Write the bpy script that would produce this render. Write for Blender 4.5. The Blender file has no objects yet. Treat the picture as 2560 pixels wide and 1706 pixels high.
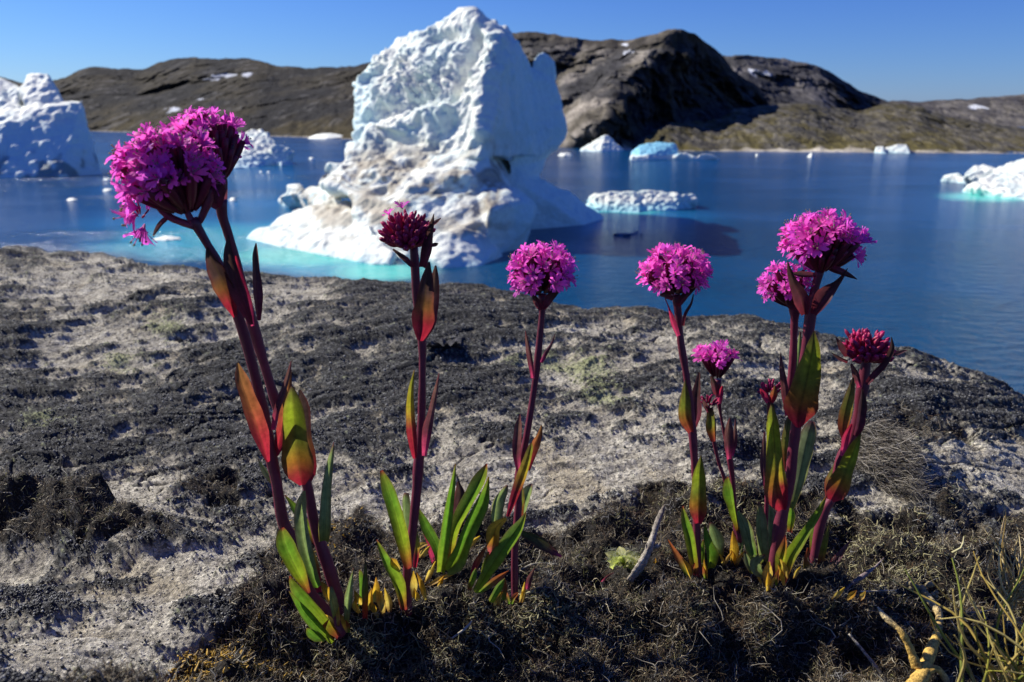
import bpy, bmesh, math, random
import numpy as np
from mathutils import Vector
from math import radians, sin, cos, pi

random.seed(7)
RNG = np.random.default_rng(11)
scene = bpy.context.scene
COL = scene.collection

# ------------------------------------------------------------------ camera
LENS, IMW, IMH = 28.0, 2560.0, 1706.0
FPX = IMW * LENS / 36.0
PITCH = radians(15.79)
SEA = -20.0                                   # water level, the camera is the origin
cam_d = bpy.data.cameras.new("camera")
cam_d.lens = LENS; cam_d.sensor_width = 36.0
cam_d.clip_start = 0.01; cam_d.clip_end = 60000
cam_d.dof.use_dof = True; cam_d.dof.focus_distance = 0.345; cam_d.dof.aperture_fstop = 21
cam = bpy.data.objects.new("camera", cam_d)
cam.rotation_euler = (radians(90) - PITCH, 0, 0)
COL.objects.link(cam)
scene.camera = cam

# ------------------------------------------------------------------ sky and sun
SUN_EL, SUN_AZ = radians(39), radians(-63)    # azimuth from +Y, negative = towards -X (left, a little behind the flowers)
world = bpy.data.worlds.new("World"); scene.world = world
world.use_nodes = True
wn = world.node_tree
bg = wn.nodes["Background"]
sky = wn.nodes.new("ShaderNodeTexSky"); sky.sky_type = 'NISHITA'
sky.sun_disc = False
sky.sun_elevation = SUN_EL; sky.sun_rotation = SUN_AZ
sky.air_density = 1.0; sky.dust_density = 0.15; sky.ozone_density = 2.6
# a clear polar sky: the sky texture, with each channel graded towards a deeper blue
SKY_S = 0.105
sepn = wn.nodes.new("ShaderNodeSeparateXYZ"); comb = wn.nodes.new("ShaderNodeCombineXYZ")
wn.links.new(sky.outputs[0], sepn.inputs[0])
for ch, (gain, power) in enumerate(((0.435, 1.35), (0.64, 1.3), (1.08, 0.95))):
    m1 = wn.nodes.new("ShaderNodeMath"); m1.operation = 'MULTIPLY'; m1.inputs[1].default_value = 0.105
    m2 = wn.nodes.new("ShaderNodeMath"); m2.operation = 'POWER'; m2.inputs[1].default_value = power
    m3 = wn.nodes.new("ShaderNodeMath"); m3.operation = 'MULTIPLY'; m3.inputs[1].default_value = gain / 1.54 / SKY_S
    wn.links.new(sepn.outputs[ch], m1.inputs[0]); wn.links.new(m1.outputs[0], m2.inputs[0]); wn.links.new(m2.outputs[0], m3.inputs[0])
    wn.links.new(m3.outputs[0], comb.inputs[ch])
wn.links.new(comb.outputs[0], bg.inputs[0])
bg.inputs[1].default_value = SKY_S
sun_d = bpy.data.lights.new("sun", 'SUN'); sun_d.energy = 4.6; sun_d.angle = radians(0.53)
sun_d.color = (1.0, 0.95, 0.85)
sun = bpy.data.objects.new("sun", sun_d)
SUNV = Vector((sin(SUN_AZ) * cos(SUN_EL), cos(SUN_AZ) * cos(SUN_EL), sin(SUN_EL)))
sun.rotation_euler = SUNV.to_track_quat('Z', 'Y').to_euler()
COL.objects.link(sun)
scene.view_settings.view_transform = 'Standard'
scene.view_settings.look = 'None'
scene.view_settings.exposure = 0.62
scene.view_settings.gamma = 1.0
scene.cycles.max_bounces = 8
scene.cycles.transparent_max_bounces = 8

# ------------------------------------------------------------------ camera geometry
CF = np.array((0, cos(PITCH), -sin(PITCH))); CU = np.array((0, sin(PITCH), cos(PITCH))); CR = np.array((1.0, 0, 0))

def ray(px, py):
    px = np.asarray(px, float); py = np.asarray(py, float)
    a = (px - IMW / 2) / FPX; b = (IMH / 2 - py) / FPX
    return CF + a[..., None] * CR + b[..., None] * CU

def P(px, py, Y):
    """the point seen at photo pixel (px, py) that lies Y metres ahead of the camera"""
    r = ray(px, py)
    return r * (np.asarray(Y, float) / r[..., 1])[..., None]

def Wp(px, py, dz=0.0):
    """the point of the sea surface seen at photo pixel (px, py)"""
    r = ray(px, py)
    p = r * (SEA / r[..., 2])[..., None]
    p[..., 2] += dz
    return p

def pxsize(p):
    return float(np.dot(p, CF)) / FPX          # metres per photo pixel at a point

# ------------------------------------------------------------------ noise
def _hash(ix, iy, iz, seed):
    h = (ix.astype(np.uint32) * np.uint32(374761393) + iy.astype(np.uint32) * np.uint32(668265263)
         + iz.astype(np.uint32) * np.uint32(2147483647) + np.uint32(seed * 1274126177 & 0xffffffff))
    h = (h ^ (h >> np.uint32(13))) * np.uint32(1274126177)
    h = h ^ (h >> np.uint32(16))
    h = h * np.uint32(2246822519)
    return h ^ (h >> np.uint32(15))
_G = np.array([(1,1,0),(-1,1,0),(1,-1,0),(-1,-1,0),(1,0,1),(-1,0,1),(1,0,-1),(-1,0,-1),
               (0,1,1),(0,-1,1),(0,1,-1),(0,-1,-1),(1,1,0),(-1,1,0),(0,-1,1),(0,-1,-1)], float)

def noise(p, seed=0):
    p = np.asarray(p, float)
    i = np.floor(p).astype(np.int64); f = p - i
    u = f * f * f * (f * (f * 6 - 15) + 10)
    out = 0
    for dx in (0, 1):
        wx = u[..., 0] if dx else 1 - u[..., 0]
        for dy in (0, 1):
            wy = u[..., 1] if dy else 1 - u[..., 1]
            for dz in (0, 1):
                wz = u[..., 2] if dz else 1 - u[..., 2]
                g = _G[_hash((i[..., 0] + dx) & 0xffffffff, (i[..., 1] + dy) & 0xffffffff, (i[..., 2] + dz) & 0xffffffff, seed) & np.uint32(15)]
                d = g[..., 0] * (f[..., 0] - dx) + g[..., 1] * (f[..., 1] - dy) + g[..., 2] * (f[..., 2] - dz)
                out = out + wx * wy * wz * d
    return out

def fbm(p, octaves=4, seed=0, gain=0.5, lac=2.03):
    p = np.asarray(p, float); s = 0; a = 1.0
    for o in range(octaves):
        s = s + a * noise(p, seed + o * 17); a *= gain; p = p * lac + 3.7
    return s

def billow(p, octaves=3, seed=0, gain=0.5):
    p = np.asarray(p, float); s = 0; a = 1.0
    for o in range(octaves):
        s = s + a * (np.abs(noise(p, seed + o * 17)) * 2 - 0.5); a *= gain; p = p * 2.05 + 1.3
    return s

def sstep(a, b, x):
    t = np.clip((np.asarray(x, float) - a) / (b - a), 0, 1)
    return t * t * (3 - 2 * t)

def mixc(a, b, t):
    return np.asarray(a) * (1 - t)[..., None] + np.asarray(b) * t[..., None]

# ------------------------------------------------------------------ objects
def tag(o, label=None, cat=None, group=None, kind=None):
    if label: o['label'] = label
    if cat: o['category'] = cat
    if group: o['group'] = group
    if kind: o['kind'] = kind
    return o

def empty(name, loc):
    o = bpy.data.objects.new(name, None); COL.objects.link(o)
    o.location = Vector([float(c) for c in loc]); o.empty_display_size = 0.02
    return o

def world_loc(o):
    v = Vector((0, 0, 0))
    while o is not None:
        v += o.location; o = o.parent
    return np.array(v)

def link(name, V, F, mat, parent=None, col=None, smooth=True, loc=None, mi=None):
    """one mesh object from world coordinates; F is a list of faces or an (n,4)/(n,3) array"""
    V = np.asarray(V, float)
    if parent is not None: org = world_loc(parent); 
    else: org = np.zeros(3) if loc is None else np.asarray(loc, float)
    me = bpy.data.meshes.new(name)
    L = (V - org).astype(np.float32)
    if isinstance(F, np.ndarray):
        n, k = F.shape
        me.vertices.add(len(L)); me.vertices.foreach_set("co", L.ravel())
        me.loops.add(n * k); me.loops.foreach_set("vertex_index", F.astype(np.int32).ravel())
        me.polygons.add(n); me.polygons.foreach_set("loop_start", np.arange(n, dtype=np.int32) * k)
        me.polygons.foreach_set("loop_total", np.full(n, k, np.int32))
        me.update(calc_edges=True)
    else:
        me.from_pydata(L.tolist(), [], F)
    if col is not None:
        at = me.color_attributes.new("col", 'FLOAT_COLOR', 'POINT')
        c = np.ones((len(L), 4), np.float32); c[:, :3] = col
        at.data.foreach_set("color", c.ravel())
    for m in (mat if isinstance(mat, (list, tuple)) else [mat]): me.materials.append(m)
    if mi is not None: me.polygons.foreach_set("material_index", np.asarray(mi, np.int32))
    if smooth: me.polygons.foreach_set("use_smooth", np.ones(len(me.polygons), bool))
    me.update()
    o = bpy.data.objects.new(name, me); COL.objects.link(o)
    if parent is not None: o.parent = parent
    elif loc is not None: o.location = Vector([float(c) for c in loc])
    return o

class MB:
    """collects pieces of one mesh with a colour per vertex"""
    def __init__(s): s.v = []; s.f = []; s.c = []; s.m = []; s.n = 0
    def add(s, V, F, c, m=0):
        V = np.asarray(V, float)
        c = np.asarray(c, float)
        if c.ndim == 1: c = np.tile(c, (len(V), 1))
        s.v.append(V); s.c.append(c)
        s.f += [tuple(int(i) + s.n for i in f) for f in F]; s.m += [m] * len(F)
        s.n += len(V)
    def build(s, name, mat, parent=None, loc=None, smooth=True):
        return link(name, np.concatenate(s.v), s.f, mat, parent, np.concatenate(s.c), smooth, loc, s.m)

def grid_faces(nr, nc):
    r = np.arange(nr - 1)[:, None]; c = np.arange(nc - 1)[None, :]
    a = r * nc + c
    return np.stack([a, a + 1, a + nc + 1, a + nc], -1).reshape(-1, 4)

# ------------------------------------------------------------------ materials
def mat_new(name):
    m = bpy.data.materials.new(name); m.use_nodes = True
    nt = m.node_tree
    return m, nt, nt.nodes["Principled BSDF"]

def N(nt, t, **kw):
    n = nt.nodes.new(t)
    for k, v in kw.items(): setattr(n, k, v)
    return n

def noise_node(nt, scale, detail=4, rough=0.55, coord='Object', vec=None):
    tc = N(nt, "ShaderNodeTexCoord")
    tx = N(nt, "ShaderNodeTexNoise"); tx.inputs["Scale"].default_value = scale
    tx.inputs["Detail"].default_value = detail; tx.inputs["Roughness"].default_value = rough
    nt.links.new(vec if vec is not None else tc.outputs[coord], tx.inputs["Vector"])
    return tx

def vary(nt, col_out, fac_out, lo, hi):
    """colour times a grey that runs lo..hi with fac"""
    mr = N(nt, "ShaderNodeMapRange"); mr.inputs["From Min"].default_value = 0.3; mr.inputs["From Max"].default_value = 0.7
    mr.inputs["To Min"].default_value = lo; mr.inputs["To Max"].default_value = hi
    nt.links.new(fac_out, mr.inputs["Value"])
    vm = N(nt, "ShaderNodeVectorMath", operation='SCALE')
    nt.links.new(col_out, vm.inputs[0]); nt.links.new(mr.outputs[0], vm.inputs["Scale"])
    return vm.outputs[0]

def bump(nt, bsdf, h_out, strength, dist):
    b = N(nt, "ShaderNodeBump"); b.inputs["Strength"].default_value = strength; b.inputs["Distance"].default_value = dist
    nt.links.new(h_out, b.inputs["Height"]); nt.links.new(b.outputs[0], bsdf.inputs["Normal"])
    return b

def attr_mat(name, rough=0.85, nscale=None, lo=0.75, hi=1.25, bstr=0.0, bdist=0.001, spec=0.3, detail=5):
    m, nt, b = mat_new(name)
    a = N(nt, "ShaderNodeAttribute", attribute_name="col")
    out = a.outputs["Color"]
    if nscale:
        tx = noise_node(nt, nscale, detail, 0.62)
        out = vary(nt, out, tx.outputs["Fac"], lo, hi)
        if bstr: bump(nt, b, tx.outputs["Fac"], bstr, bdist)
    nt.links.new(out, b.inputs["Base Color"])
    b.inputs["Roughness"].default_value = rough
    b.inputs["Specular IOR Level"].default_value = spec
    return m

def leaf_mat(name, transl, rough=0.45, nscale=320, lo=0.68, hi=1.3, gain=(1, 1, 1), spec=0.35):
    """thin plant tissue: reflects and lets light through"""
    m, nt, b = mat_new(name)
    a = N(nt, "ShaderNodeAttribute", attribute_name="col")
    tx = noise_node(nt, nscale, 5, 0.65)
    out = vary(nt, a.outputs["Color"], tx.outputs["Fac"], lo, hi)
    nt.links.new(out, b.inputs["Base Color"])
    b.inputs["Roughness"].default_value = rough; b.inputs["Specular IOR Level"].default_value = spec
    t = N(nt, "ShaderNodeBsdfTranslucent")
    vm = N(nt, "ShaderNodeVectorMath", operation='MULTIPLY'); vm.inputs[1].default_value = gain
    nt.links.new(out, vm.inputs[0]); nt.links.new(vm.outputs[0], t.inputs["Color"])
    mx = N(nt, "ShaderNodeMixShader"); mx.inputs[0].default_value = transl
    nt.links.new(b.outputs[0], mx.inputs[1]); nt.links.new(t.outputs[0], mx.inputs[2])
    nt.links.new(mx.outputs[0], nt.nodes["Material Output"].inputs["Surface"])
    return m

def ground_mat():
    """stone and lichen: grainy, with black granules scattered over the pale stone and painted grey glints in the dark crust"""
    m, nt, b = mat_new("lichen_rock")
    a = N(nt, "ShaderNodeAttribute", attribute_name="col")
    n1 = noise_node(nt, 520, 6, 0.68)
    n2 = noise_node(nt, 300, 5, 0.7)
    n3 = noise_node(nt, 850, 4, 0.65)
    out = vary(nt, a.outputs["Color"], n1.outputs["Fac"], 0.35, 1.6)
    def thr(o, lo, hi, top):
        r = N(nt, "ShaderNodeMapRange"); r.inputs["From Min"].default_value = lo; r.inputs["From Max"].default_value = hi
        r.inputs["To Max"].default_value = top; nt.links.new(o, r.inputs["Value"]); return r.outputs[0]
    def mixin(fac, colr, base):
        mx = N(nt, "ShaderNodeMix", data_type='RGBA'); mx.inputs["B"].default_value = (*colr, 1)
        nt.links.new(fac, mx.inputs["Factor"]); nt.links.new(base, mx.inputs["A"]); return mx.outputs["Result"]
    out = mixin(thr(n2.outputs["Fac"], 0.53, 0.60, 0.75), (0.028, 0.027, 0.026), out)
    out = mixin(thr(n3.outputs["Fac"], 0.60, 0.68, 0.42), (0.33, 0.32, 0.29), out)  # pale specks: glints put into the colour
    nt.links.new(out, b.inputs["Base Color"])
    ad = N(nt, "ShaderNodeMath", operation='ADD'); nt.links.new(n1.outputs["Fac"], ad.inputs[0]); nt.links.new(n2.outputs["Fac"], ad.inputs[1])
    bump(nt, b, ad.outputs[0], 1.0, 0.0022)
    b.inputs["Roughness"].default_value = 0.85; b.inputs["Specular IOR Level"].default_value = 0.25
    return m
M_GROUND = ground_mat()
M_CRUST = attr_mat("crust_lichen", 0.55, None, spec=0.4)
M_MOSS = attr_mat("dry_moss", 0.55, None, spec=0.4)
M_STEM = attr_mat("stem_skin", 0.5, 500, 0.85, 1.15, 0.15, 0.0004, 0.4)
M_LEAF = leaf_mat("leaf_tissue", 0.5, gain=(1.5, 1.75, 1.1), spec=0.25, rough=0.5)
M_PETAL = leaf_mat("petal_tissue", 0.56, 0.55, 900, 0.88, 1.12, (1.1, 1.4, 1.15), 0.2)
M_BUD = leaf_mat("bud_tissue", 0.25, 0.45, 900, 0.8, 1.2, (1.4, 1.2, 1.2), 0.4)
def hill_mat():
    m, nt, b = mat_new("moorland_rock")
    a = N(nt, "ShaderNodeAttribute", attribute_name="col")
    tc = N(nt, "ShaderNodeTexCoord"); mp = N(nt, "ShaderNodeMapping"); mp.inputs["Scale"].default_value = (1, 0.28, 1.1)
    nt.links.new(tc.outputs["Object"], mp.inputs["Vector"])
    n1 = noise_node(nt, 0.11, 9, 0.66, vec=mp.outputs[0]); n2 = noise_node(nt, 0.35, 6, 0.6, vec=mp.outputs[0])
    out = vary(nt, vary(nt, a.outputs["Color"], n1.outputs["Fac"], 0.4, 1.6), n2.outputs["Fac"], 0.75, 1.25)
    nt.links.new(out, b.inputs["Base Color"])
    bump(nt, b, n1.outputs["Fac"], 0.9, 4.0)
    b.inputs["Roughness"].default_value = 0.95; b.inputs["Specular IOR Level"].default_value = 0.1
    return m
M_HILL = hill_mat()
M_WOOD = attr_mat("bleached_wood", 0.8, 650, 0.35, 1.6, 0.8, 0.001, 0.2)
M_STRAW = leaf_mat("straw", 0.3, 0.6, 500, 0.85, 1.15, (1.2, 1.1, 1), 0.3)

def ice_mat():
    m, nt, b = mat_new("glacier_ice")
    a = N(nt, "ShaderNodeAttribute", attribute_name="col")
    tx = noise_node(nt, 1.6, 6, 0.6)
    out = vary(nt, a.outputs["Color"], tx.outputs["Fac"], 0.9, 1.06)
    nt.links.new(out, b.inputs["Base Color"])
    b.inputs["Roughness"].default_value = 0.6
    b.inputs["Specular IOR Level"].default_value = 0.25
    bump(nt, b, tx.outputs["Fac"], 0.55, 0.5)
    return m
M_ICE = ice_mat()

def water_mat():
    m, nt, b = mat_new("fjord_water")
    a = N(nt, "ShaderNodeAttribute", attribute_name="col")
    nt.links.new(a.outputs["Color"], b.inputs["Base Color"])
    b.inputs["Roughness"].default_value = 0.16
    b.inputs["IOR"].default_value = 1.33
    b.inputs["Specular IOR Level"].default_value = 0.5
    tc = N(nt, "ShaderNodeTexCoord")
    mp = N(nt, "ShaderNodeMapping"); mp.inputs["Scale"].default_value = (0.55, 1.0, 1.0); mp.inputs["Rotation"].default_value = (0, 0, 0.35)
    nt.links.new(tc.outputs["Object"], mp.inputs["Vector"])
    fine = noise_node(nt, 0.75, 6, 0.58, vec=mp.outputs[0])
    big = noise_node(nt, 0.028, 3, 0.55, vec=mp.outputs[0])       # calm and ruffled patches
    mr = N(nt, "ShaderNodeMapRange"); mr.inputs["From Min"].default_value = 0.38; mr.inputs["From Max"].default_value = 0.62
    mr.inputs["To Min"].default_value = 0.25; mr.inputs["To Max"].default_value = 1.0
    nt.links.new(big.outputs["Fac"], mr.inputs["Value"])
    bp = bump(nt, b, fine.outputs["Fac"], 0.5, 1.5)
    mu = N(nt, "ShaderNodeMath", operation='MULTIPLY'); mu.inputs[1].default_value = 0.95
    nt.links.new(mr.outputs[0], mu.inputs[0]); nt.links.new(mu.outputs[0], bp.inputs["Strength"])
    return m
M_WATER = water_mat()

# ------------------------------------------------------------------ the fjord
def build_water():
    pxs = np.concatenate([np.linspace(-4000, -300, 40), np.arange(-280, 2860, 14.0), np.linspace(2880, 6500, 40)])
    pys = np.concatenate([[291.2, 293, 296, 300, 305, 311], np.arange(318, 760, 4.0), np.linspace(770, 1650, 50)])
    px, py = np.meshgrid(pxs, pys)
    V = Wp(px, py)
    n = noise(np.stack([px / 160, py / 45, 0 * px], -1), 3) * 0.55 + noise(np.stack([px / 60, py / 18, 0 * px], -1), 5) * 0.3
    def blob(cx, cy, rx, ry, soft=1.0):
        d = np.sqrt(((px - cx) / rx) ** 2 + ((py - cy) / ry) ** 2) + n * 0.42
        return 1 - sstep(1 - 0.55 * soft, 1 + 0.25 * soft, d)
    deep = np.array((0.002, 0.046, 0.135))
    near = np.array((0.002, 0.050, 0.122))
    c = mixc(deep, near, sstep(420, 800, py))
    cyan = np.array((0.045, 0.36, 0.47)); blue = np.array((0.014, 0.17, 0.36)); green = np.array((0.13, 0.66, 0.56))
    t1 = np.maximum.reduce([blob(600, 590, 430, 68), blob(850, 645, 250, 58), blob(600, 440, 150, 45, 1.2) * 0.6, blob(700, 520, 220, 55) * 0.8])
    c = mixc(c, blue, np.maximum(t1 * 0.8, blob(1560, 545, 220, 42) * 0.7))
    t2 = np.maximum.reduce([blob(600, 605, 330, 48), blob(830, 640, 240, 52), blob(480, 620, 240, 36) * 0.9])
    c = mixc(c, cyan, t2)
    t3 = np.maximum.reduce([blob(760, 640, 190, 28), blob(960, 678, 130, 24), blob(2480, 492, 130, 14), blob(1560, 527, 100, 10), blob(1520, 520, 60, 12)])
    c = mixc(c, green, t3 * 0.9)
    c = mixc(c, cyan, blob(1500, 535, 90, 18) * 0.7)
    link("water", V.reshape(-1, 3), grid_faces(len(pys), len(pxs)), M_WATER, col=c.reshape(-1, 3))['kind'] = 'structure'
build_water()

# ------------------------------------------------------------------ mountains beyond the fjord
def mountain(name, crest, base, Yc, px0, px1, nc, nr, shape, colour, amp, nscale, seed, snow=(), back=350.0):
    px = np.linspace(px0, px1, nc)
    cy = np.interp(px, *zip(*crest)); by = np.interp(px, *zip(*base))
    cy = cy + fbm(np.stack([px / 46.0, 0 * px + seed, 0 * px], -1), 4, seed) * 5.0 * np.clip((by - cy) / 90, 0.15, 1)
    v = np.linspace(0, 1, nr)[:, None]
    B = Wp(px, by, -0.5)
    Ycr = np.interp(px, *zip(*Yc)) if isinstance(Yc, (list, tuple)) else np.full(nc, float(Yc))
    PX = np.tile(px, (nr, 1)); PY = by[None] + (cy - by)[None] * v
    YY = B[None, :, 1] + (Ycr - B[:, 1])[None] * v ** 1.15
    env = np.clip(np.minimum(v * 6, (1 - v) * 5 + 0.12), 0, 1)
    YY = YY + shape(PX, PY, v) * np.clip(v * 4, 0, 1)
    Q = P(PX, PY, YY)
    d1 = fbm(Q * nscale, 6, seed + 3, 0.55); d2 = billow(Q * nscale * 2.6, 4, seed + 9, 0.55)
    Q[..., 1] += (d1 * 1.2 + d2 * 0.45) * amp * env
    Q[..., 2] += (d1 * 0.3 + d2 * 0.22) * amp * env * (1 - 0.6 * v)
    Q[0] = B
    c = colour(PX, PY, v + 0 * PX, Q, d1, d2)
    for (sx, sy, rx, ry) in snow:
        dd = ((PX - sx) / rx) ** 2 + ((PY - sy) / ry) ** 2 + noise(np.stack([PX / 14, PY / 6, 0 * PX], -1), 4) * 0.9
        c = mixc(c, np.array((0.50, 0.52, 0.56)), 1 - sstep(0.7, 1.0, dd))
    rows = [Q]; cols = [c]
    top = Q[-1]
    for k, f in enumerate((0.15, 0.45, 1.0)):           # the far side, down to the sea
        r = top.copy(); r[:, 1] += back * f; r[:, 2] = top[:, 2] + (SEA - 2 - top[:, 2]) * f ** 1.4
        r[:, 0] *= r[:, 1] / top[:, 1]
        rows.append(r[None]); cols.append(c[-1:])
    Q = np.concatenate(rows); c = np.concatenate(cols)
    o = link(name, Q.reshape(-1, 3), grid_faces(Q.shape[0], nc), M_HILL, col=c.reshape(-1, 3))
    o['kind'] = 'structure'
    return o

ROCKD = np.array((0.050, 0.048, 0.048)); ROCKL = np.array((0.165, 0.15, 0.132)); MOOR = np.array((0.062, 0.052, 0.028)); OLIVE = np.array((0.070, 0.060, 0.029)); SHORE = np.array((0.40, 0.36, 0.29))

def col_left(px, py, v, Q, d1, d2):
    a = fbm(Q * np.array((0.012, 0.006, 0.03)), 5, 21)
    c = mixc(np.array((0.022, 0.021, 0.020)), np.array((0.044, 0.038, 0.027)), sstep(-0.25, 0.35, a))
    c = mixc(c, np.array((0.054, 0.043, 0.020)), sstep(0.50, 0.05, v) * sstep(-0.4, 0.1, a))
    c = mixc(c, np.array((0.12, 0.115, 0.11)), sstep(0.22, 0.6, d2) * 0.45)
    return mixc(c, SHORE * 0.6, sstep(0.022, 0.008, v))
mountain("mountain_range",
         [(-900, 260), (-300, 205), (0, 192), (54, 207), (143, 199), (223, 167), (277, 172), (357, 174), (393, 158), (442, 145), (625, 147), (696, 165), (781, 171), (860, 169), (917, 158), (1000, 140), (1100, 130), (1250, 125), (1500, 150)],
         [(-900, 322), (214, 328), (446, 335), (759, 344), (884, 349), (1200, 360), (1500, 366)],
         [(-900, 1700), (400, 1550), (900, 1200), (1500, 1100)], -900, 1500, 620, 100,
         lambda px, py, v: 60 * np.sin(px / 90.0 + v * 5) * v * (1 - v), col_left, 26, 0.011, 31,
         snow=[(560, 189, 32, 5), (525, 199, 18, 4), (620, 185, 13, 6), (432, 275, 20, 5), (488, 255, 9, 4)])

RIDGE = [(60, 1700), (74, 1690), (110, 1640), (180, 1578), (260, 1520), (330, 1490), (380, 1470)]
def shape_main(px, py, v):
    rx = np.interp(py, *zip(*RIDGE))
    d = px - rx + 22 * noise(np.stack([px / 60, py / 40, 0 * px], -1), 8)
    right = 150 * sstep(-5, 200, d) + 60 * sstep(200, 450, d)
    left = -60 * sstep(-190, 0, d) * (d < 0) - 60 * (d >= 0)
    gul = 22 * np.exp(-((d + 95) / 30) ** 2) + 14 * np.exp(-((d + 175) / 26) ** 2)
    return (right + left + gul) * np.clip(1.25 - v * 0.6, 0.4, 1)
def col_main(px, py, v, Q, d1, d2):
    a = fbm(Q * np.array((0.03, 0.015, 0.05)), 5, 41)
    c = mixc(ROCKD, ROCKL, sstep(-0.2, 0.35, a + d2 * 0.4))
    rx = np.interp(py, *zip(*RIDGE)); d = px - rx
    c = mixc(c, np.array((0.30, 0.265, 0.22)), sstep(-230, -60, d) * sstep(40, -10, d) * sstep(-0.35, 0.25, a) * 0.75)  # pale granite, the sunlit left slope put into its colour
    c = mixc(c, ROCKD * 0.8, sstep(-20, 60, d) * 0.85)  # shaded slope right of the ridge, its darkness painted in
    c = mixc(c, MOOR * 0.8, sstep(0.0, 0.4, fbm(Q * 0.02, 4, 47)) * 0.6)
    return mixc(c, np.array((0.055, 0.046, 0.034)), sstep(0.86, 0.97, v) * 0.7)
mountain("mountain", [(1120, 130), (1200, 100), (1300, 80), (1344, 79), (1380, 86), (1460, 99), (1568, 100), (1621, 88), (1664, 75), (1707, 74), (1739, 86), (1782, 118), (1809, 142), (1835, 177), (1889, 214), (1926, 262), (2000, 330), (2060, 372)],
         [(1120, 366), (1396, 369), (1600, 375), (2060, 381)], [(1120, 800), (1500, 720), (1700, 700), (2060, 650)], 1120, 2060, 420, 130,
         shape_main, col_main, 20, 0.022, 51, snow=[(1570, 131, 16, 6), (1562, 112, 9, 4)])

def col_back(px, py, v, Q, d1, d2):
    a = fbm(Q * 0.02, 5, 61)
    c = mixc(np.array((0.05, 0.048, 0.05)), np.array((0.13, 0.12, 0.115)), sstep(-0.2, 0.4, a + d2 * 0.3))
    return mixc(c, np.array((0.035, 0.034, 0.036)), sstep(2030, 2090, px - (py - 200) * 0.6) * 0.6)
def shape_back(px, py, v):
    d = px - (1985 + (py - 150) * 0.35)
    return 180 * sstep(0, 190, d) + 25 * np.sin(px / 38.0) * v
mountain("ridge", [(1700, 150), (1803, 137), (1889, 140), (1996, 153), (2050, 166), (2103, 198), (2157, 230), (2210, 249), (2260, 275), (2350, 320)],
         [(1700, 340), (2350, 340)], [(1700, 1150), (2000, 1120), (2350, 1050)], 1700, 2350, 260, 70, shape_back, col_back, 32, 0.014, 71, snow=[(1897, 182, 20, 8), (1880, 176, 10, 4)])

def col_far(px, py, v, Q, d1, d2):
    a = fbm(Q * 0.01, 5, 81)
    return mixc(np.array((0.06, 0.055, 0.055)), np.array((0.12, 0.11, 0.10)), sstep(-0.2, 0.4, a + d2 * 0.3))
mountain("far_hills", [(2150, 268), (2178, 257), (2232, 250), (2291, 254), (2424, 247), (2560, 236), (2900, 205), (3600, 190)],
         [(2150, 318), (3600, 318)], 2100, 2150, 3600, 300, 50, lambda px, py, v: 0 * px, col_far, 60, 0.008, 91, snow=[(2427, 269, 18, 5), (2445, 264, 10, 3)])

def col_fore(px, py, v, Q, d1, d2):
    a = fbm(Q * np.array((0.05, 0.025, 0.08)), 5, 101)
    c = mixc(OLIVE, np.array((0.115, 0.105, 0.088)), sstep(-0.2, 0.25, d2 * 0.7 + a * 0.7 + (v - 0.5) * 0.25))
    c = mixc(c, np.array((0.05, 0.047, 0.04)), sstep(0.15, 0.5, a) * 0.7)
    c = mixc(c, np.array((0.115, 0.096, 0.03)), sstep(0.5, 0.1, v) * sstep(-0.3, 0.15, -a) * 0.6)
    return mixc(c, SHORE, sstep(0.085, 0.03, v + noise(Q * 0.08, 5) * 0.07))
mountain("foreland", [(1560, 372), (1600, 358), (1640, 325), (1675, 309), (1755, 303), (1800, 296), (1835, 274), (1943, 261), (2012, 258), (2076, 270), (2157, 278), (2180, 266), (2232, 256), (2300, 266), (2360, 290), (2424, 302), (2560, 321), (3000, 330), (3600, 340)],
         [(1560, 376), (1700, 378), (2560, 385), (3600, 392)], [(1560, 520), (1835, 640), (2232, 760), (3000, 700), (3600, 600)], 1560, 3600, 640, 90,
         lambda px, py, v: 18 * np.sin(px / 55.0) * v * (1 - v) * 4, col_fore, 13, 0.035, 111)

# ------------------------------------------------------------------ icebergs
def hull(bm, pts):
    vs = [bm.verts.new(Vector([float(c) for c in p])) for p in pts]
    r = bmesh.ops.convex_hull(bm, input=vs)
    junk = {e for e in r['geom_interior'] + r['geom_unused'] if isinstance(e, bmesh.types.BMVert)}
    for v in junk:
        if v.is_valid: bm.verts.remove(v)

def q3(pts):
    """(px, py, Y) points of an iceberg, or (px, py) for points of its waterline, taken below the surface"""
    out = []
    for p in pts:
        if len(p) == 3: out.append(P(*p))
        else:
            w = Wp(p[0], p[1]); out.append(w + np.array((0, 0, 0.05))); out.append(w + np.array((0, 0.5, -3.0)))
    return out

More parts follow.
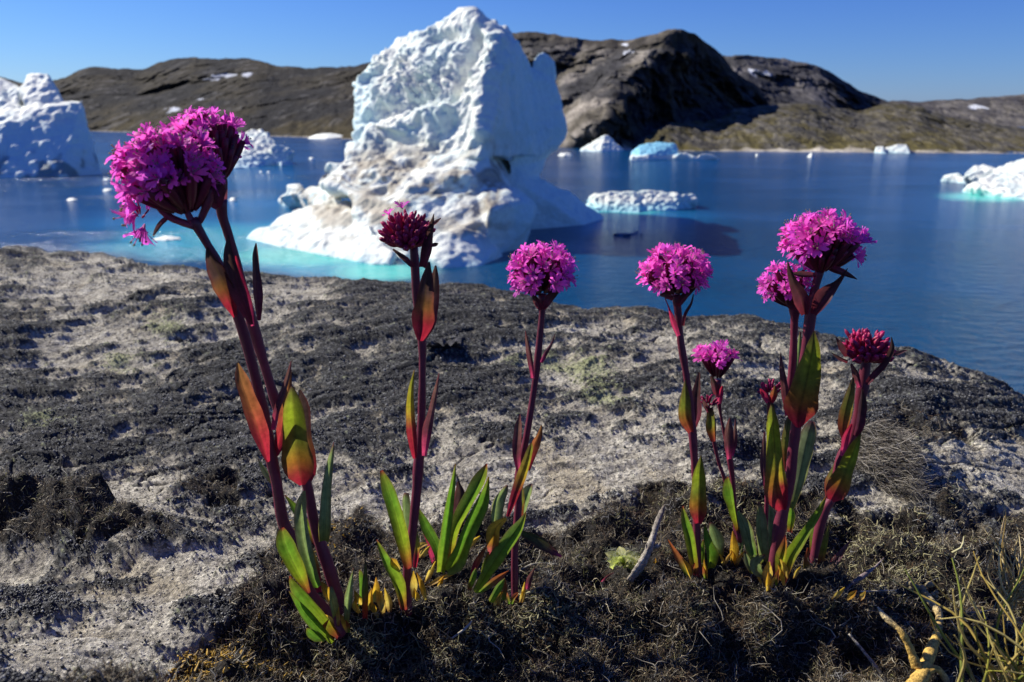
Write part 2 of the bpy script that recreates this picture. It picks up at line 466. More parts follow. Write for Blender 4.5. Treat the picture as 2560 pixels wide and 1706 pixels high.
def remeshed(hulls, voxel, smooth_n, factor=0.5):
    bm = bmesh.new()
    for h in hulls: hull(bm, q3(h))
    bmesh.ops.recalc_face_normals(bm, faces=bm.faces)
    me = bpy.data.meshes.new("tmp"); bm.to_mesh(me); bm.free()
    o = bpy.data.objects.new("tmp", me); COL.objects.link(o)
    md = o.modifiers.new("r", 'REMESH'); md.mode = 'VOXEL'; md.voxel_size = voxel
    sm = o.modifiers.new("s", 'SMOOTH'); sm.iterations = smooth_n; sm.factor = factor
    dg = bpy.context.evaluated_depsgraph_get()
    ev = o.evaluated_get(dg).to_mesh()
    V = np.empty(len(ev.vertices) * 3, np.float32); ev.vertices.foreach_get("co", V)
    Nn = np.empty(len(ev.vertices) * 3, np.float32); ev.vertices.foreach_get("normal", Nn)
    F = [tuple(p.vertices) for p in ev.polygons]
    o.evaluated_get(dg).to_mesh_clear()
    bpy.data.objects.remove(o); bpy.data.meshes.remove(me)
    return V.reshape(-1, 3).astype(float), Nn.reshape(-1, 3).astype(float), F

def project(V):
    d = V @ CF
    return IMW / 2 + FPX * (V @ CR) / d, IMH / 2 - FPX * (V @ CU) / d

WHITE = np.array((0.80, 0.815, 0.73)); ICEB = np.array((0.60, 0.75, 0.72)); TURQ = np.array((0.33, 0.66, 0.76)); DIRT = np.array((0.40, 0.345, 0.26))

def berg(name, hulls, voxel, label, cat="iceberg", group=None, smooth_n=3, amps=(1.0, 0.4), scales=(0.3, 0.9), seed=1, tint=None, extra=None):
    V, Nn, F = remeshed(hulls, voxel, smooth_n)
    d = billow(V * scales[0], 3, seed) * amps[0] + fbm(V * scales[1], 4, seed + 5) * amps[1]
    if extra: d = d + extra(V, d)
    above = sstep(SEA - 0.6, SEA + 0.8, V[:, 2])
    Vd = V + Nn * (d * (0.25 + 0.75 * above))[:, None]
    c = np.tile(WHITE, (len(V), 1))
    c = mixc(c, ICEB, sstep(0.1, 0.6, fbm(V * scales[0] * 0.6, 3, seed + 30) + 0.3) * 0.5)
    c = mixc(c, TURQ, sstep(1.3, 0.0, Vd[:, 2] - SEA) * 0.5)
    if tint: c = tint(c, V, Vd, d)
    base = V[V[:, 2] < SEA + 0.5]; base = (base if len(base) else V).mean(0); base[2] = SEA
    o = link(name, Vd, F, M_ICE, col=c, loc=base)
    tag(o, label, cat, group)
    return o

# the great iceberg in the middle
G = [
 [(1215, 82, 138), (1266, 150, 134), (1244, 270, 130), (1215, 340, 128), (1195, 395, 126), (893, 185, 153), (918, 150, 155), (1000, 106, 153), (884, 312, 149), (1155, 24, 146), (1180, 27, 147), (1078, 66, 148), (1116, 48, 147), (1222, 55, 149), (1300, 95, 153), (1322, 140, 156), (1345, 390, 152), (903, 342, 147), (1000, 356, 141), (1000, 150, 176), (1300, 150, 180), (1370, 380, 180), (920, 350, 172)],
 [(1334, 148, 158), (1345, 134, 159), (1360, 129, 160), (1376, 134, 160), (1387, 152, 160), (1390, 200, 160), (1330, 205, 158), (1345, 160, 170), (1385, 190, 172)],
 [(1325, 170, 157), (1390, 200, 160), (1415, 305, 160), (1417, 345, 161), (1395, 372, 160), (1290, 200, 152), (1280, 430, 146), (1365, 395, 158), (1340, 180, 176), (1400, 330, 178), (1300, 450, 172)],
 [(893, 330, 146), (1190, 360, 130), (1235, 430, 128), (1268, 470, 128), (868, 385, 139), (852, 408, 137), (905, 500, 129), (1000, 560, 119), (1180, 560, 117), (1270, 560, 120), (900, 400, 175), (1300, 420, 170), (1000, 640), (1250, 630), (1350, 540)],
 [(796, 440, 137), (800, 418, 138), (845, 400, 138), (905, 395, 137), (800, 462, 136), (850, 480, 133), (960, 500, 125), (930, 420, 150), (840, 440, 156)],
 [(870, 470, 132), (1200, 440, 125), (1270, 520, 121), (1060, 505, 121), (900, 560, 124), (930, 620), (1000, 650), (1280, 610), (1000, 560), (1300, 560)],
 [(1062, 622, 111), (1090, 590, 113), (1140, 572, 114), (1200, 578, 115), (1250, 620, 115), (1062, 660), (1110, 672), (1200, 666), (1258, 640), (1150, 590)],
 [(1270, 400, 145), (1370, 392, 160), (1285, 470, 141), (1350, 450, 154), (1330, 420, 172), (1300, 400, 175)],
 [(1215, 440, 127), (1285, 462, 125), (1335, 505, 125), (1343, 520, 126), (1322, 560, 123), (1300, 618), (1210, 640), (1195, 480, 122), (1225, 520, 117), (1280, 540, 128)],
 [(612, 596), (700, 618), (850, 640), (930, 662), (975, 664), (630, 586, 138), (690, 546, 144), (780, 526, 142), (850, 500, 137), (900, 540, 127), (955, 596, 116), (985, 640, 111), (720, 560)],
 [(697, 492, 178), (720, 466, 178), (748, 470, 178), (765, 480, 172), (705, 508), (745, 520), (735, 505)],
 [(745, 488, 174), (800, 470, 165), (850, 480, 150), (800, 516, 150), (740, 512), (830, 520, 145), (780, 530)],
 [(1270, 440, 142), (1340, 438, 152), (1400, 470, 159), (1450, 497, 161), (1508, 540, 163), (1512, 547), (1460, 563), (1350, 557), (1300, 577), (1420, 515)],
]
def gauss(px, py, cx, cy, rx, ry, ang=0.0):
    ca, sa = cos(ang), sin(ang); dx = px - cx; dy = py - cy
    return np.exp(-((dx * ca + dy * sa) / rx) ** 2 - ((-dx * sa + dy * ca) / ry) ** 2)

def rid_low(V):
    w = V + 2.5 * np.stack([fbm(V * 0.1, 2, 331 + k) for k in range(3)], -1)
    return 0.4 - 1.3 * np.abs(fbm(w * np.array((0.10, 0.1, 0.26)), 3, 341, 0.5)) + billow(V * 0.5, 2, 343) * 0.3 * sstep(-0.1, 0.3, fbm(V * 0.12, 2, 345))
def flow(V, d):
    px, py = project(V)
    w = sstep(345, 430, py)
    # curved melt grooves on the old lower body, dimples on the fresh upper face
    r = np.sqrt((px - 905) ** 2 * 0.7 + (py - 150) ** 2 * 1.2) + 46 * noise(V * 0.1, 77)
    g = np.sin(r / 11.0 + noise(V * 0.2, 78) * 3) * 0.3 + np.sin(r / 27.0 + noise(V * 0.1, 76) * 3) * 0.7 + rid_low(V) * (0.4 + 0.9 * gauss(px, py, 960, 425, 240, 60))
    wv = V + 2.2 * np.stack([fbm(V * 0.11, 2, 301 + k) for k in range(3)], -1)
    al = wv @ np.array((-0.62, 0.25, -0.74)); ac = wv @ np.array((0.74, 0.1, -0.62)); dp = wv[:, 1]
    rid = 0.55 - 2.1 * np.abs(fbm(np.stack([al * 0.075, ac * 0.30, dp * 0.12], -1), 3, 79, 0.45))
    mask = sstep(-0.28, 0.22, fbm(V * 0.085, 3, 311))
    pit = billow(wv * np.array((0.55, 0.5, 0.7)), 3, 83, 0.5)
    def line(x0, y0, x1, y1, wd):
        dx, dy = x1 - x0, y1 - y0; L2 = dx * dx + dy * dy
        t = ((px - x0) * dx + (py - y0) * dy) / L2; k = np.hypot(px - x0 - dx * np.clip(t, 0, 1), py - y0 - dy * np.clip(t, 0, 1))
        k = k + 7 * noise(V * 0.35, 87)
        return np.exp(-(k / wd) ** 2)
    rough_zone = 0.25 + 0.95 * gauss(px, py, 1010, 195, 120, 90) + 0.5 * gauss(px, py, 1225, 200, 40, 120)
    dim = rid * 0.75 * rough_zone + pit * 1.15 * (0.35 + 0.65 * mask) * rough_zone + fbm(wv * 0.13, 3, 80) * 1.5
    dim = dim + 1.7 * line(1125, 268, 925, 346, 24) - 0.8 * line(1085, 240, 930, 300, 16) - 2.3 * line(1192, 84, 1130, 250, 15) + 1.6 * line(1240, 110, 1205, 330, 20) + 0.5 * line(1140, 46, 1180, 44, 26) - 1.4 * line(1075, 92, 1130, 84, 10)
    lit = sstep(1290, 1230, px + (py - 150) * 0.2)
    shelf = -1.1 * np.exp(-((py - 352 - 8 * np.sin(px / 40)) / 8.0) ** 2) * sstep(1120, 1000, px)
    dim = dim + (1 - lit) * (fbm(wv * np.array((0.30, 0.30, 0.05)), 3, 89) * 1.3 + billow(V * 0.35, 2, 90) * 0.5 * mask)
    return g * w * (0.3 + 0.7 * lit) * (1 - 0.6 * sstep(480, 580, py)) + dim * (1 - w) * (0.3 + 0.7 * lit) + shelf - d * 0.35 * (1 - lit)
def wp_flow(V):
    """coordinates stretched along the curved bands of old ice"""
    px, py = project(V)
    r = np.sqrt((px - 905) ** 2 * 0.7 + (py - 150) ** 2 * 1.2) + 46 * noise(V * 0.1, 77); th = np.arctan2(py - 150, px - 905)
    return np.stack([r / 11.0, th * 2.2, 0 * r], -1)
def tint_main(c, V, Vd, d):
    px, py = project(V)
    n = fbm(V * np.array((0.16, 0.16, 0.3)), 5, 91)
    st = sstep(-0.1, 0.45, n + 0.12) * sstep(330, 400, py) * sstep(640, 540, py) * sstep(720, 800, px) * sstep(1330, 1240, px)
    c = mixc(c, DIRT, st * 0.9)
    fl2 = fbm(wp_flow(V), 4, 97)
    c = mixc(c, DIRT * 0.8, sstep(0.12, 0.42, fl2) * sstep(350, 400, py) * sstep(600, 540, py) * sstep(760, 840, px) * sstep(1310, 1250, px) * 0.6)
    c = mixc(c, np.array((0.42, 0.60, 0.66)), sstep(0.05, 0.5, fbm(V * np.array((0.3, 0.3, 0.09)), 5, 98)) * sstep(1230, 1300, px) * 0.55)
    blot = sstep(0.28, 0.5, fbm(V * 0.42, 4, 95)) * sstep(380, 420, py) * sstep(540, 470, py) * sstep(1300, 1230, px)
    c = mixc(c, DIRT * 0.55, blot * 0.75)
    r = np.sqrt((px - 905) ** 2 * 0.7 + (py - 150) ** 2 * 1.2) + 46 * noise(V * 0.1, 77)
    band = np.exp(-((px - 1190 + (py - 540) * 0.25) / 42.0) ** 2) * sstep(430, 500, py) * sstep(620, 570, py)
    c = mixc(c, DIRT * 0.8, band * (0.4 + 0.4 * np.sin(r / 8.0)))
    c = mixc(c, np.array((0.62, 0.84, 0.84)), sstep(960, 900, px) * sstep(400, 330, py) * 0.6)
    c = mixc(c, WHITE * 0.97, sstep(0.2, -0.1, n) * sstep(520, 560, py) * 0.5)
    return mixc(c, np.array((0.58, 0.77, 0.77)), sstep(1240, 1330, px) * 0.75)  # blue shading of the right face, put into the ice colour
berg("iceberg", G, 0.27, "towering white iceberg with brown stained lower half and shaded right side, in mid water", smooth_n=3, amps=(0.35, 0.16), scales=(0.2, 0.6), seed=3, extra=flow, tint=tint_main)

L = [
 [(-420, 452), (0, 446), (150, 444), (255, 436), (-420, 330, 289), (0, 301, 287), (71, 292, 288), (134, 268, 291), (170, 257, 293), (204, 255, 294), (212, 308, 291), (225, 357, 289), (-420, 300, 350), (150, 256, 340), (100, 420), (-420, 420)],
 [(70, 186, 306), (118, 184, 306), (145, 228, 303), (160, 262, 296), (95, 268, 293), (60, 262, 295), (50, 225, 304), (120, 190, 330), (60, 230, 330), (160, 262, 330)],
 [(-180, 190, 312), (-60, 178, 312), (2, 196, 311), (45, 216, 307), (50, 270, 296), (10, 290, 292), (-200, 290, 292), (-180, 200, 340), (40, 220, 335)],
 [(198, 254, 293), (206, 247, 293), (204, 300, 291), (188, 290, 292), (190, 262, 293), (205, 262, 303)],
]
def tint_left(c, V, Vd, d):
    px, py = project(V)
    c = mixc(c, np.array((0.62, 0.78, 0.79)), sstep(290, 330, py + noise(V * 0.2, 7) * 20) * 0.75)  # front face away from the sun, its shading painted in
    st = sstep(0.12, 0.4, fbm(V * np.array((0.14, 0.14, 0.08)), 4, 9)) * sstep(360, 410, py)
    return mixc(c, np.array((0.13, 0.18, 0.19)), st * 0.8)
berg("iceberg", L, 0.55, "block shaped iceberg with steep shaded blue grey front at left edge of the fjord", amps=(0.55, 0.35), scales=(0.16, 0.4), seed=13, tint=tint_left, smooth_n=2)

berg("iceberg", [
 [(585, 420), (640, 418), (680, 414), (592, 337, 362), (620, 330, 366), (650, 322, 368), (672, 334, 364), (690, 362, 354), (600, 350, 372), (660, 340, 378), (690, 402, 343), (600, 385, 348), (650, 375, 351), (640, 405)],
 [(675, 365, 346), (700, 360, 347), (735, 378, 346), (733, 388, 346), (690, 385, 346), (690, 414), (715, 408), (735, 380, 350)],
 [(700, 416), (736, 412), (725, 402, 345), (708, 404, 344), (712, 409)],
 [(585, 422), (625, 421), (620, 412, 337), (590, 412, 337), (600, 415)],
], 0.5, "small blue white iceberg behind the tall left flower head", seed=23, amps=(0.8, 0.5), scales=(0.22, 0.6), smooth_n=2,
 tint=lambda c, V, Vd, d: mixc(c, np.array((0.50, 0.74, 0.84)), sstep(380, 405, project(V)[1]) * 0.6))

berg("iceberg", [
 [(1468, 505), (1500, 528), (1600, 533), (1480, 488, 178), (1520, 482, 178), (1580, 480, 179), (1600, 490, 178), (1600, 500), (1500, 495)],
 [(1580, 530), (1690, 528), (1590, 478, 180), (1630, 476, 180), (1700, 484, 179), (1700, 505, 177), (1690, 500)],
 [(1690, 524), (1738, 518), (1700, 488, 179), (1738, 484, 180), (1742, 500, 179), (1720, 505)],
 [(1460, 520), (1500, 530), (1475, 508, 176), (1495, 512)],
], 0.24, "long low iceberg with a knobbly white top lying right of the towering iceberg", seed=33, amps=(0.4, 0.16), scales=(0.4, 1.0), smooth_n=2,
 tint=lambda c, V, Vd, d: mixc(c, np.array((0.42, 0.76, 0.82)), sstep(SEA + 2.2, SEA + 0.6, Vd[:, 2]) * 0.85))

berg("iceberg", [
 [(1448, 378), (1500, 380), (1556, 378), (1515, 334, 492), (1522, 338, 492), (1480, 355, 490), (1540, 358, 490), (1450, 372, 488), (1520, 374)],
 [(1530, 379), (1562, 377), (1545, 362, 486), (1555, 368, 487), (1540, 373)],
], 0.6, "pointed white iceberg in front of the dark mountain foot", seed=43, amps=(0.6, 0.4), scales=(0.2, 0.5), smooth_n=2)

berg("iceberg", [
 [(1574, 398), (1600, 401), (1690, 398), (1580, 378, 395), (1600, 362, 398), (1650, 356, 400), (1690, 359, 400), (1697, 375, 397), (1650, 358, 420), (1600, 385)],
 [(1574, 402), (1612, 402), (1605, 390, 380), (1580, 390, 380), (1600, 396)],
 [(1670, 398), (1742, 400), (1700, 382, 388), (1720, 384, 388), (1738, 392, 386), (1700, 392)],
 [(1735, 400), (1800, 399), (1750, 386, 386), (1775, 386, 386), (1790, 392, 386), (1770, 393)],
], 0.5, "smooth turquoise iceberg with a white toe floating before the green shore", seed=53, amps=(0.3, 0.25), scales=(0.25, 0.7), smooth_n=2,
 tint=lambda c, V, Vd, d: mixc(c, np.array((0.20, 0.56, 0.74)), sstep(1705, 1690, project(V)[0]) * sstep(392, 385, project(V)[1]) * 0.9))

berg("iceberg", [
 [(2186, 383), (2215, 384), (2190, 366, 462), (2208, 366, 462), (2200, 370, 470), (2205, 380)],
 [(2205, 382), (2276, 384), (2218, 367, 462), (2250, 361, 463), (2268, 362, 463), (2274, 376, 461), (2250, 365, 475), (2250, 378)],
], 0.5, "little white iceberg near the shore below the right hand hills", seed=63, amps=(0.45, 0.3), scales=(0.3, 0.7), smooth_n=1)

berg("iceberg", [
 [(2405, 478), (2480, 490), (2600, 504), (2900, 512), (2420, 462, 214), (2440, 455, 216), (2500, 430, 224), (2560, 426, 226), (2900, 420, 224), (2560, 450), (2900, 450)],
 [(2410, 432, 250), (2440, 412, 256), (2475, 415, 255), (2500, 425, 250), (2415, 455), (2480, 462), (2480, 440)],
 [(2352, 452), (2420, 460), (2360, 438, 255), (2395, 434, 255), (2410, 445, 250), (2400, 445)],
 [(2490, 420, 250), (2540, 402, 254), (2570, 392, 256), (2620, 380, 258), (2800, 378, 258), (2900, 400, 250), (2480, 440, 240), (2560, 440, 232), (2900, 440, 232), (2700, 440)],
], 0.4, "bright white iceberg sloping out of the right edge of the picture", seed=73, amps=(0.5, 0.3), scales=(0.25, 0.7), smooth_n=3)

FLOES = [
 (1412, 390, 38, 9, "flat ice floe on the water right of the towering iceberg, below the pointed iceberg"),
 (270, 478, 26, 8, "small ice floe just left of the big pink double flower head"),
 (180, 502, 28, 7, "lone ice floe in the dark water in front of the block shaped iceberg"),
 (268, 450, 20, 5, "tiny ice floe beside the right foot of the block shaped iceberg"),
 (583, 502, 22, 8, "small ice floe right of the thick stems under the double flower head"),
 (417, 601, 72, 11, "long ice floe in turquoise water below the double flower head"),
 (224, 358, 20, 14, "stubby ice lump behind the corner of the block shaped iceberg"),
 (779, 398, 14, 5, "tiny ice lump left of the towering iceberg, below the far floe"),
 (784, 629, 46, 8, "ice floe in green water beside the white foot of the towering iceberg"),
 (820, 347, 104, 14, "long low ice floe at the far shore left of the towering iceberg"),
 (652, 431, 9, 4, "left one of two specks of ice below the small blue iceberg"),
 (672, 432, 10, 4, "right one of two specks of ice below the small blue iceberg"),
 (1892, 391, 9, 6, "smallest ice lump out on the blue water before the green shore"),
 (2028, 393, 17, 9, "white ice lump midway between the turquoise iceberg and the right shore"),
]
for i, (x, y, w, h, lab) in enumerate(FLOES):
    Y = float(Wp(x, y)[1]); hw = w / 2
    dep = hw * pxsize(Wp(x, y)) * 0.9
    top = [(x - hw * 0.55, y - h * 0.8, Y + dep * 0.5), (x + hw * 0.1, y - h, Y + dep * 0.6), (x + hw * 0.6, y - h * 0.7, Y + dep * 0.5)]
    pts = q3(top) + [Wp(x - hw, y) + (0, 0.0, 0.02), Wp(x + hw, y) + (0, 0, 0.02), Wp(x, y + h * 0.15), Wp(x - hw * 0.5, y + 0.5) + (0, dep * 1.4, 0), Wp(x + hw * 0.5, y) + (0, dep * 1.4, 0)]
    pts += [Wp(x - hw * 0.8, y) + (0, 0, -1), Wp(x + hw * 0.8, y) + (0, dep, -1)]
    bm = bmesh.new(); hull(bm, pts)
    bmesh.ops.subdivide_edges(bm, edges=bm.edges, cuts=3, use_grid_fill=True)
    for v in bm.verts: v.co += Vector((0, 0, 0)) 
    V = np.array([v.co[:] for v in bm.verts]); bm.verts.index_update()
    s = pxsize(Wp(x, y)); 
    V += np.stack([fbm(V / (s * 9), 3, 200 + i + k) for k in range(3)], -1) * s * min(h, 9) * np.array((0.35, 0.35, 0.28))
    F = [tuple(v.index for v in f.verts) for f in bm.faces]; bm.free()
    b = Wp(x, y)
    o = link("ice_floe", V, F, M_ICE, col=np.tile(WHITE, (len(V), 1)), loc=b)
    tag(o, lab, "ice floe", "ice floes drifting on the fjord")
# a low growler, the shade of the great berg put into its dark colour
x, y, w, h = 1570, 588, 76, 20
pts = q3([(1540, 574, 150), (1562, 570, 151), (1590, 578, 150), (1605, 582, 149)]) + [Wp(1530, 588), Wp(1608, 588), Wp(1560, 591), Wp(1600, 584) + (0, 2, 0), Wp(1540, 584) + (0, 2, -1)]
bm = bmesh.new(); hull(bm, pts); bmesh.ops.subdivide_edges(bm, edges=bm.edges, cuts=3, use_grid_fill=True); bm.verts.index_update()
V = np.array([v.co[:] for v in bm.verts]); V += np.stack([fbm(V / 0.8, 3, 300 + k) for k in range(3)], -1) * 0.5
F = [tuple(v.index for v in f.verts) for f in bm.faces]; bm.free()
tag(link("ice_floe", V, F, M_ICE, col=np.tile((0.045, 0.11, 0.2), (len(V), 1)), loc=Wp(x, y)), "dark shaded ice lump floating below the long knobbly iceberg", "ice floe", "ice floes drifting on the fjord")

# ------------------------------------------------------------------ the rock ledge in front
CREST = [(-2500, 640), (-1200, 640), (-600, 632), (0, 627), (250, 641), (400, 662), (600, 678), (870, 698), (1030, 712), (1140, 724), (1414, 762), (1740, 800), (1900, 820), (2067, 838), (2285, 876), (2394, 914), (2560, 980), (2800, 1080), (3300, 1300), (4600, 1700)]
YCREST = [(-2500, 1.1), (0, 0.98), (1280, 0.80), (2560, 0.62), (3600, 0.5), (4600, 0.42)]
MOSSTOP = [(-900, 1950), (0, 1870), (280, 1740), (420, 1650), (560, 1560), (640, 1440), (700, 1310), (800, 1280), (900, 1255), (1000, 1275), (1150, 1295), (1240, 1292), (1330, 1330), (1450, 1322), (1540, 1290), (1600, 1238), (1750, 1240), (1900, 1222), (2050, 1255), (2200, 1292), (2350, 1292), (2560, 1312), (3600, 1350)]
PW = 1.7
def ground_Y(px, py):
    """distance ahead of the smooth ground seen at a pixel below the ledge's skyline"""
    cy = np.interp(px, *zip(*CREST)); yc = np.interp(px, *zip(*YCREST))
    k = np.maximum(1500 - cy, 60)
    u = np.maximum(py - cy, 0) / k
    s = yc - (yc - 0.30) * u ** (1 / PW)
    fr = 0.30 - 0.00016 * (py - 1500) - 0.0000001 * np.maximum(py - 1706, 0) ** 2 * 0
    w = sstep(380, 760, px)
    s2 = np.where(py > 1500, fr * w + np.maximum(s, 0.1) * (1 - w), s)
    return np.maximum(s2, 0.07)

def gauss(px, py, cx, cy, rx, ry, ang=0.0):
    ca, sa = cos(ang), sin(ang); dx = px - cx; dy = py - cy
    return np.exp(-((dx * ca + dy * sa) / rx) ** 2 - ((-dx * sa + dy * ca) / ry) ** 2)

def moss_mask(px, py, n):
    top = np.interp(px, *zip(*MOSSTOP))
    m = sstep(-22, 26, py - top + n * 60)
    hum = sstep(0.35, 0.6, gauss(px, py, 140, 1335, 300, 66, 0.10) + n * 0.35)
    twig = sstep(0.5, 0.8, gauss(px, py, 590, 1250, 150, 70) + n * 0.6) * 0.7
    far = sstep(0.5, 0.8, gauss(px, py, 2300, 1080, 190, 45, 0.15) + n * 0.6) * 0.55
    return np.clip(np.maximum.reduce([m, hum, twig, far]), 0, 1)

def crack_line(k): return np.clip(k, 0, 1) * 0.8

def build_ground():
    pxs = np.concatenate([np.linspace(-2300, -150, 60), np.linspace(-140, 2700, 940), np.linspace(2715, 4500, 50)])
    u = np.concatenate([np.linspace(0, 1.0, 480), np.linspace(1.003, 1.34, 160), np.linspace(1.36, 2.0, 20)])
    cy = np.interp(pxs, *zip(*CREST)); yc = np.interp(pxs, *zip(*YCREST))
    U, PX = np.meshgrid(u[::-1], pxs, indexing='ij')
    CY = cy[None]; YC = yc[None]
    PY = np.where(U <= 1, CY + (np.maximum(1500 - CY, 60)) * U ** 1.4, 1500 + np.maximum(0, 1500 - np.minimum(CY, 1200)) * 0 + (U - 1) * 1000)
    PY = np.where((CY > 1440) & (U > 1), CY + 60 + (U - 1) * 1000, PY)
    Q = P(PX, PY, ground_Y(PX, PY))
    # beyond the skyline: rounding over, then a steep face down to the water
    rows = []
    for k, e in enumerate(np.concatenate([np.linspace(0.02, 0.5, 26), [0.65, 0.9, 1.4]])):
        y = yc + e
        uu = (e / (yc - 0.30 + 1e-6))
        r = P(pxs, cy + np.maximum(1500 - cy, 60) * uu ** PW, y)
        rows.append(r)
    last = rows[-1]
    for f in (0.1, 0.4, 1.0):
        r = last.copy(); r[:, 1] += 3.5 * f; r[:, 2] += (SEA - 2 - last[:, 2]) * f; rows.append(r)
    BK = np.stack(rows)
    nb = len(rows)
    ALL = np.concatenate([Q, BK]); nr, nc = ALL.shape[:2]
    PXA = np.concatenate([PX, np.tile(pxs, (nb, 1))]); PYA = np.concatenate([PY, np.tile(cy, (nb, 1))])
    # normals
    dr = np.gradient(ALL, axis=0); dc = np.gradient(ALL, axis=1)
    Nn = np.cross(dc, dr); Nn /= np.linalg.norm(Nn, axis=-1, keepdims=True) + 1e-12
    Nn *= np.sign(Nn[..., 2:3] + 1e-9)
    w = ALL.copy()
    big = fbm(w * 9.0, 3, 401)
    rot = np.stack([w[..., 0] * 0.96 + w[..., 1] * 0.28, w[..., 1] * 0.96 - w[..., 0] * 0.28, w[..., 2]], -1)
    strat = fbm(rot * np.array((14.0, 55.0, 40.0)), 4, 411)
    med = fbm(w * 62.0, 4, 421)
    gran = billow(w * 260.0, 2, 431)
    fine = noise(w * 620.0, 441)
    nC = fbm(rot * np.array((4.5, 15.0, 10.0)) + 2.0, 3, 481) + med * 0.03
    nD = fbm(rot * np.array((9.0, 22.0, 14.0)) + 7.0, 3, 487) + med * 0.03
    crack = np.maximum(np.exp(-(nC / 0.016) ** 2), 0.8 * np.exp(-(nD / 0.012) ** 2)) * sstep(-0.1, 0.2, fbm(w * 5.0, 2, 483))
    # pale bare rock against dark crusts of lichen and one dark hollow
    pale = (0.95 * gauss(PXA, PYA, 1520, 1150, 270, 115) + 0.8 * gauss(PXA, PYA, 2440, 1165, 230, 75) + 0.75 * gauss(PXA, PYA, 1150, 1185, 120, 45)
            + 0.8 * gauss(PXA, PYA, 850, 1230, 110, 60) + 0.85 * gauss(PXA, PYA, 360, 1260, 120, 80) + 0.85 * gauss(PXA, PYA, 480, 1470, 230, 80, -0.35)
            + 0.9 * gauss(PXA, PYA, 150, 1640, 260, 90, -0.25) + 0.5 * gauss(PXA, PYA, 200, 700, 420, 50) + 0.45 * gauss(PXA, PYA, 620, 760, 260, 50, 0.1)
            + 0.5 * gauss(PXA, PYA, 1700, 880, 420, 40, 0.12) + 0.45 * gauss(PXA, PYA, 2250, 930, 200, 30, 0.2) + 0.35 * gauss(PXA, PYA, 330, 860, 200, 60))
    dark = (0.75 * gauss(PXA, PYA, 1100, 920, 230, 150) + 0.5 * gauss(PXA, PYA, 150, 1030, 300, 120) + 0.6 * gauss(PXA, PYA, 2250, 1010, 260, 60)
            + 0.7 * gauss(PXA, PYA, 1890, 1090, 90, 70) + 0.5 * gauss(PXA, PYA, 620, 1080, 160, 90) + 0.5 * gauss(PXA, PYA, 1400, 740, 500, 28, 0.1) + 0.45 * gauss(PXA, PYA, 560, 950, 300, 90))
    li = sstep(-0.17, 0.17, 0.08 - pale * 0.74 + dark * 0.5 + strat * 0.6 + med * 0.6 + big * 0.3 + gran * 0.22 + fine * 0.25)
    mo = moss_mask(PXA, PYA, fbm(w * 40.0, 3, 451))
    mo[-nb:] = 0
    hum = gauss(PXA, PYA, 110, 1335, 330, 66, 0.10)
    env = np.ones_like(li); env[-4:] = 0
    d = (big * 0.010 + strat * 0.0042 + med * 0.0018 + gran * (0.00025 + 0.00055 * li) + fine * 0.0003 + li * 0.0012)
    hm = fbm(w * 34.0, 3, 461)
    d = d - 0.0045 * crack
    d = d * (1 - mo * 0.5) + mo * (-0.001 + hm * 0.014 + med * 0.004) + 0.030 * hum
    d = d + 0.014 * gauss(PXA, PYA, 2210, 1160, 95, 60, 0.5) - 0.016 * gauss(PXA, PYA, 1890, 1120, 70, 40) - 0.010 * gauss(PXA, PYA, 180, 1430, 260, 40, 0.1)
    OUT = ALL + Nn * (d * env)[..., None]
    # colours of the stone itself
    c = mixc(np.array((0.37, 0.335, 0.265)), np.array((0.60, 0.555, 0.45)), sstep(-0.4, 0.4, med + gran * 0.6))
    c = mixc(c, np.array((0.42, 0.34, 0.20)), sstep(0.25, 0.55, fbm(w * 20, 3, 471)) * 0.4)
    crust = mixc(np.array((0.022, 0.022, 0.022)), np.array((0.15, 0.148, 0.143)), sstep(-0.1, 0.75, gran + fine * 0.9 + med * 0.4))
    c = mixc(c, crust, li)
    c = mixc(c, np.array((0.03, 0.029, 0.028)), crack_line(crack))  # cracks darker than the rock around them
    gz = (gauss(PXA, PYA, 410, 815, 55, 30) + gauss(PXA, PYA, 295, 895, 45, 28) + 0.8 * gauss(PXA, PYA, 115, 1060, 60, 30) + gauss(PXA, PYA, 1400, 905, 130, 22, 0.05)
          + gauss(PXA, PYA, 1520, 990, 55, 22) + 0.7 * gauss(PXA, PYA, 1480, 940, 60, 40) + 0.6 * gauss(PXA, PYA, 2240, 1100, 60, 30) + 0.5 * gauss(PXA, PYA, 390, 895, 30, 15))
    c = mixc(c, np.array((0.34, 0.36, 0.17)), sstep(0.45, 0.75, gz + (gran + fine) * 0.5 + med * 0.35) * 0.75)
    soil = mixc(np.array((0.020, 0.016, 0.012)), np.array((0.055, 0.042, 0.028)), sstep(-0.2, 0.6, gran))
    c = mixc(c, soil, sstep(0.2, 0.7, mo))
    o = link("rock_ground", OUT.reshape(-1, 3), grid_faces(nr, nc)[:, ::-1], M_GROUND, col=c.reshape(-1, 3))
    o['kind'] = 'structure'
    return OUT, PXA, PYA, mo, Nn, nb, li
GR, GPX, GPY, GMO, GN, GNB, GLI = build_ground()

def on_ground(px, py):
    """nearest ground vertex to a pixel of the ledge"""
    d = np.abs(GPX[:-GNB] - px) + np.abs(GPY[:-GNB] - py)
    i = np.unravel_index(np.argmin(d), d.shape)
    return GR[i].copy()

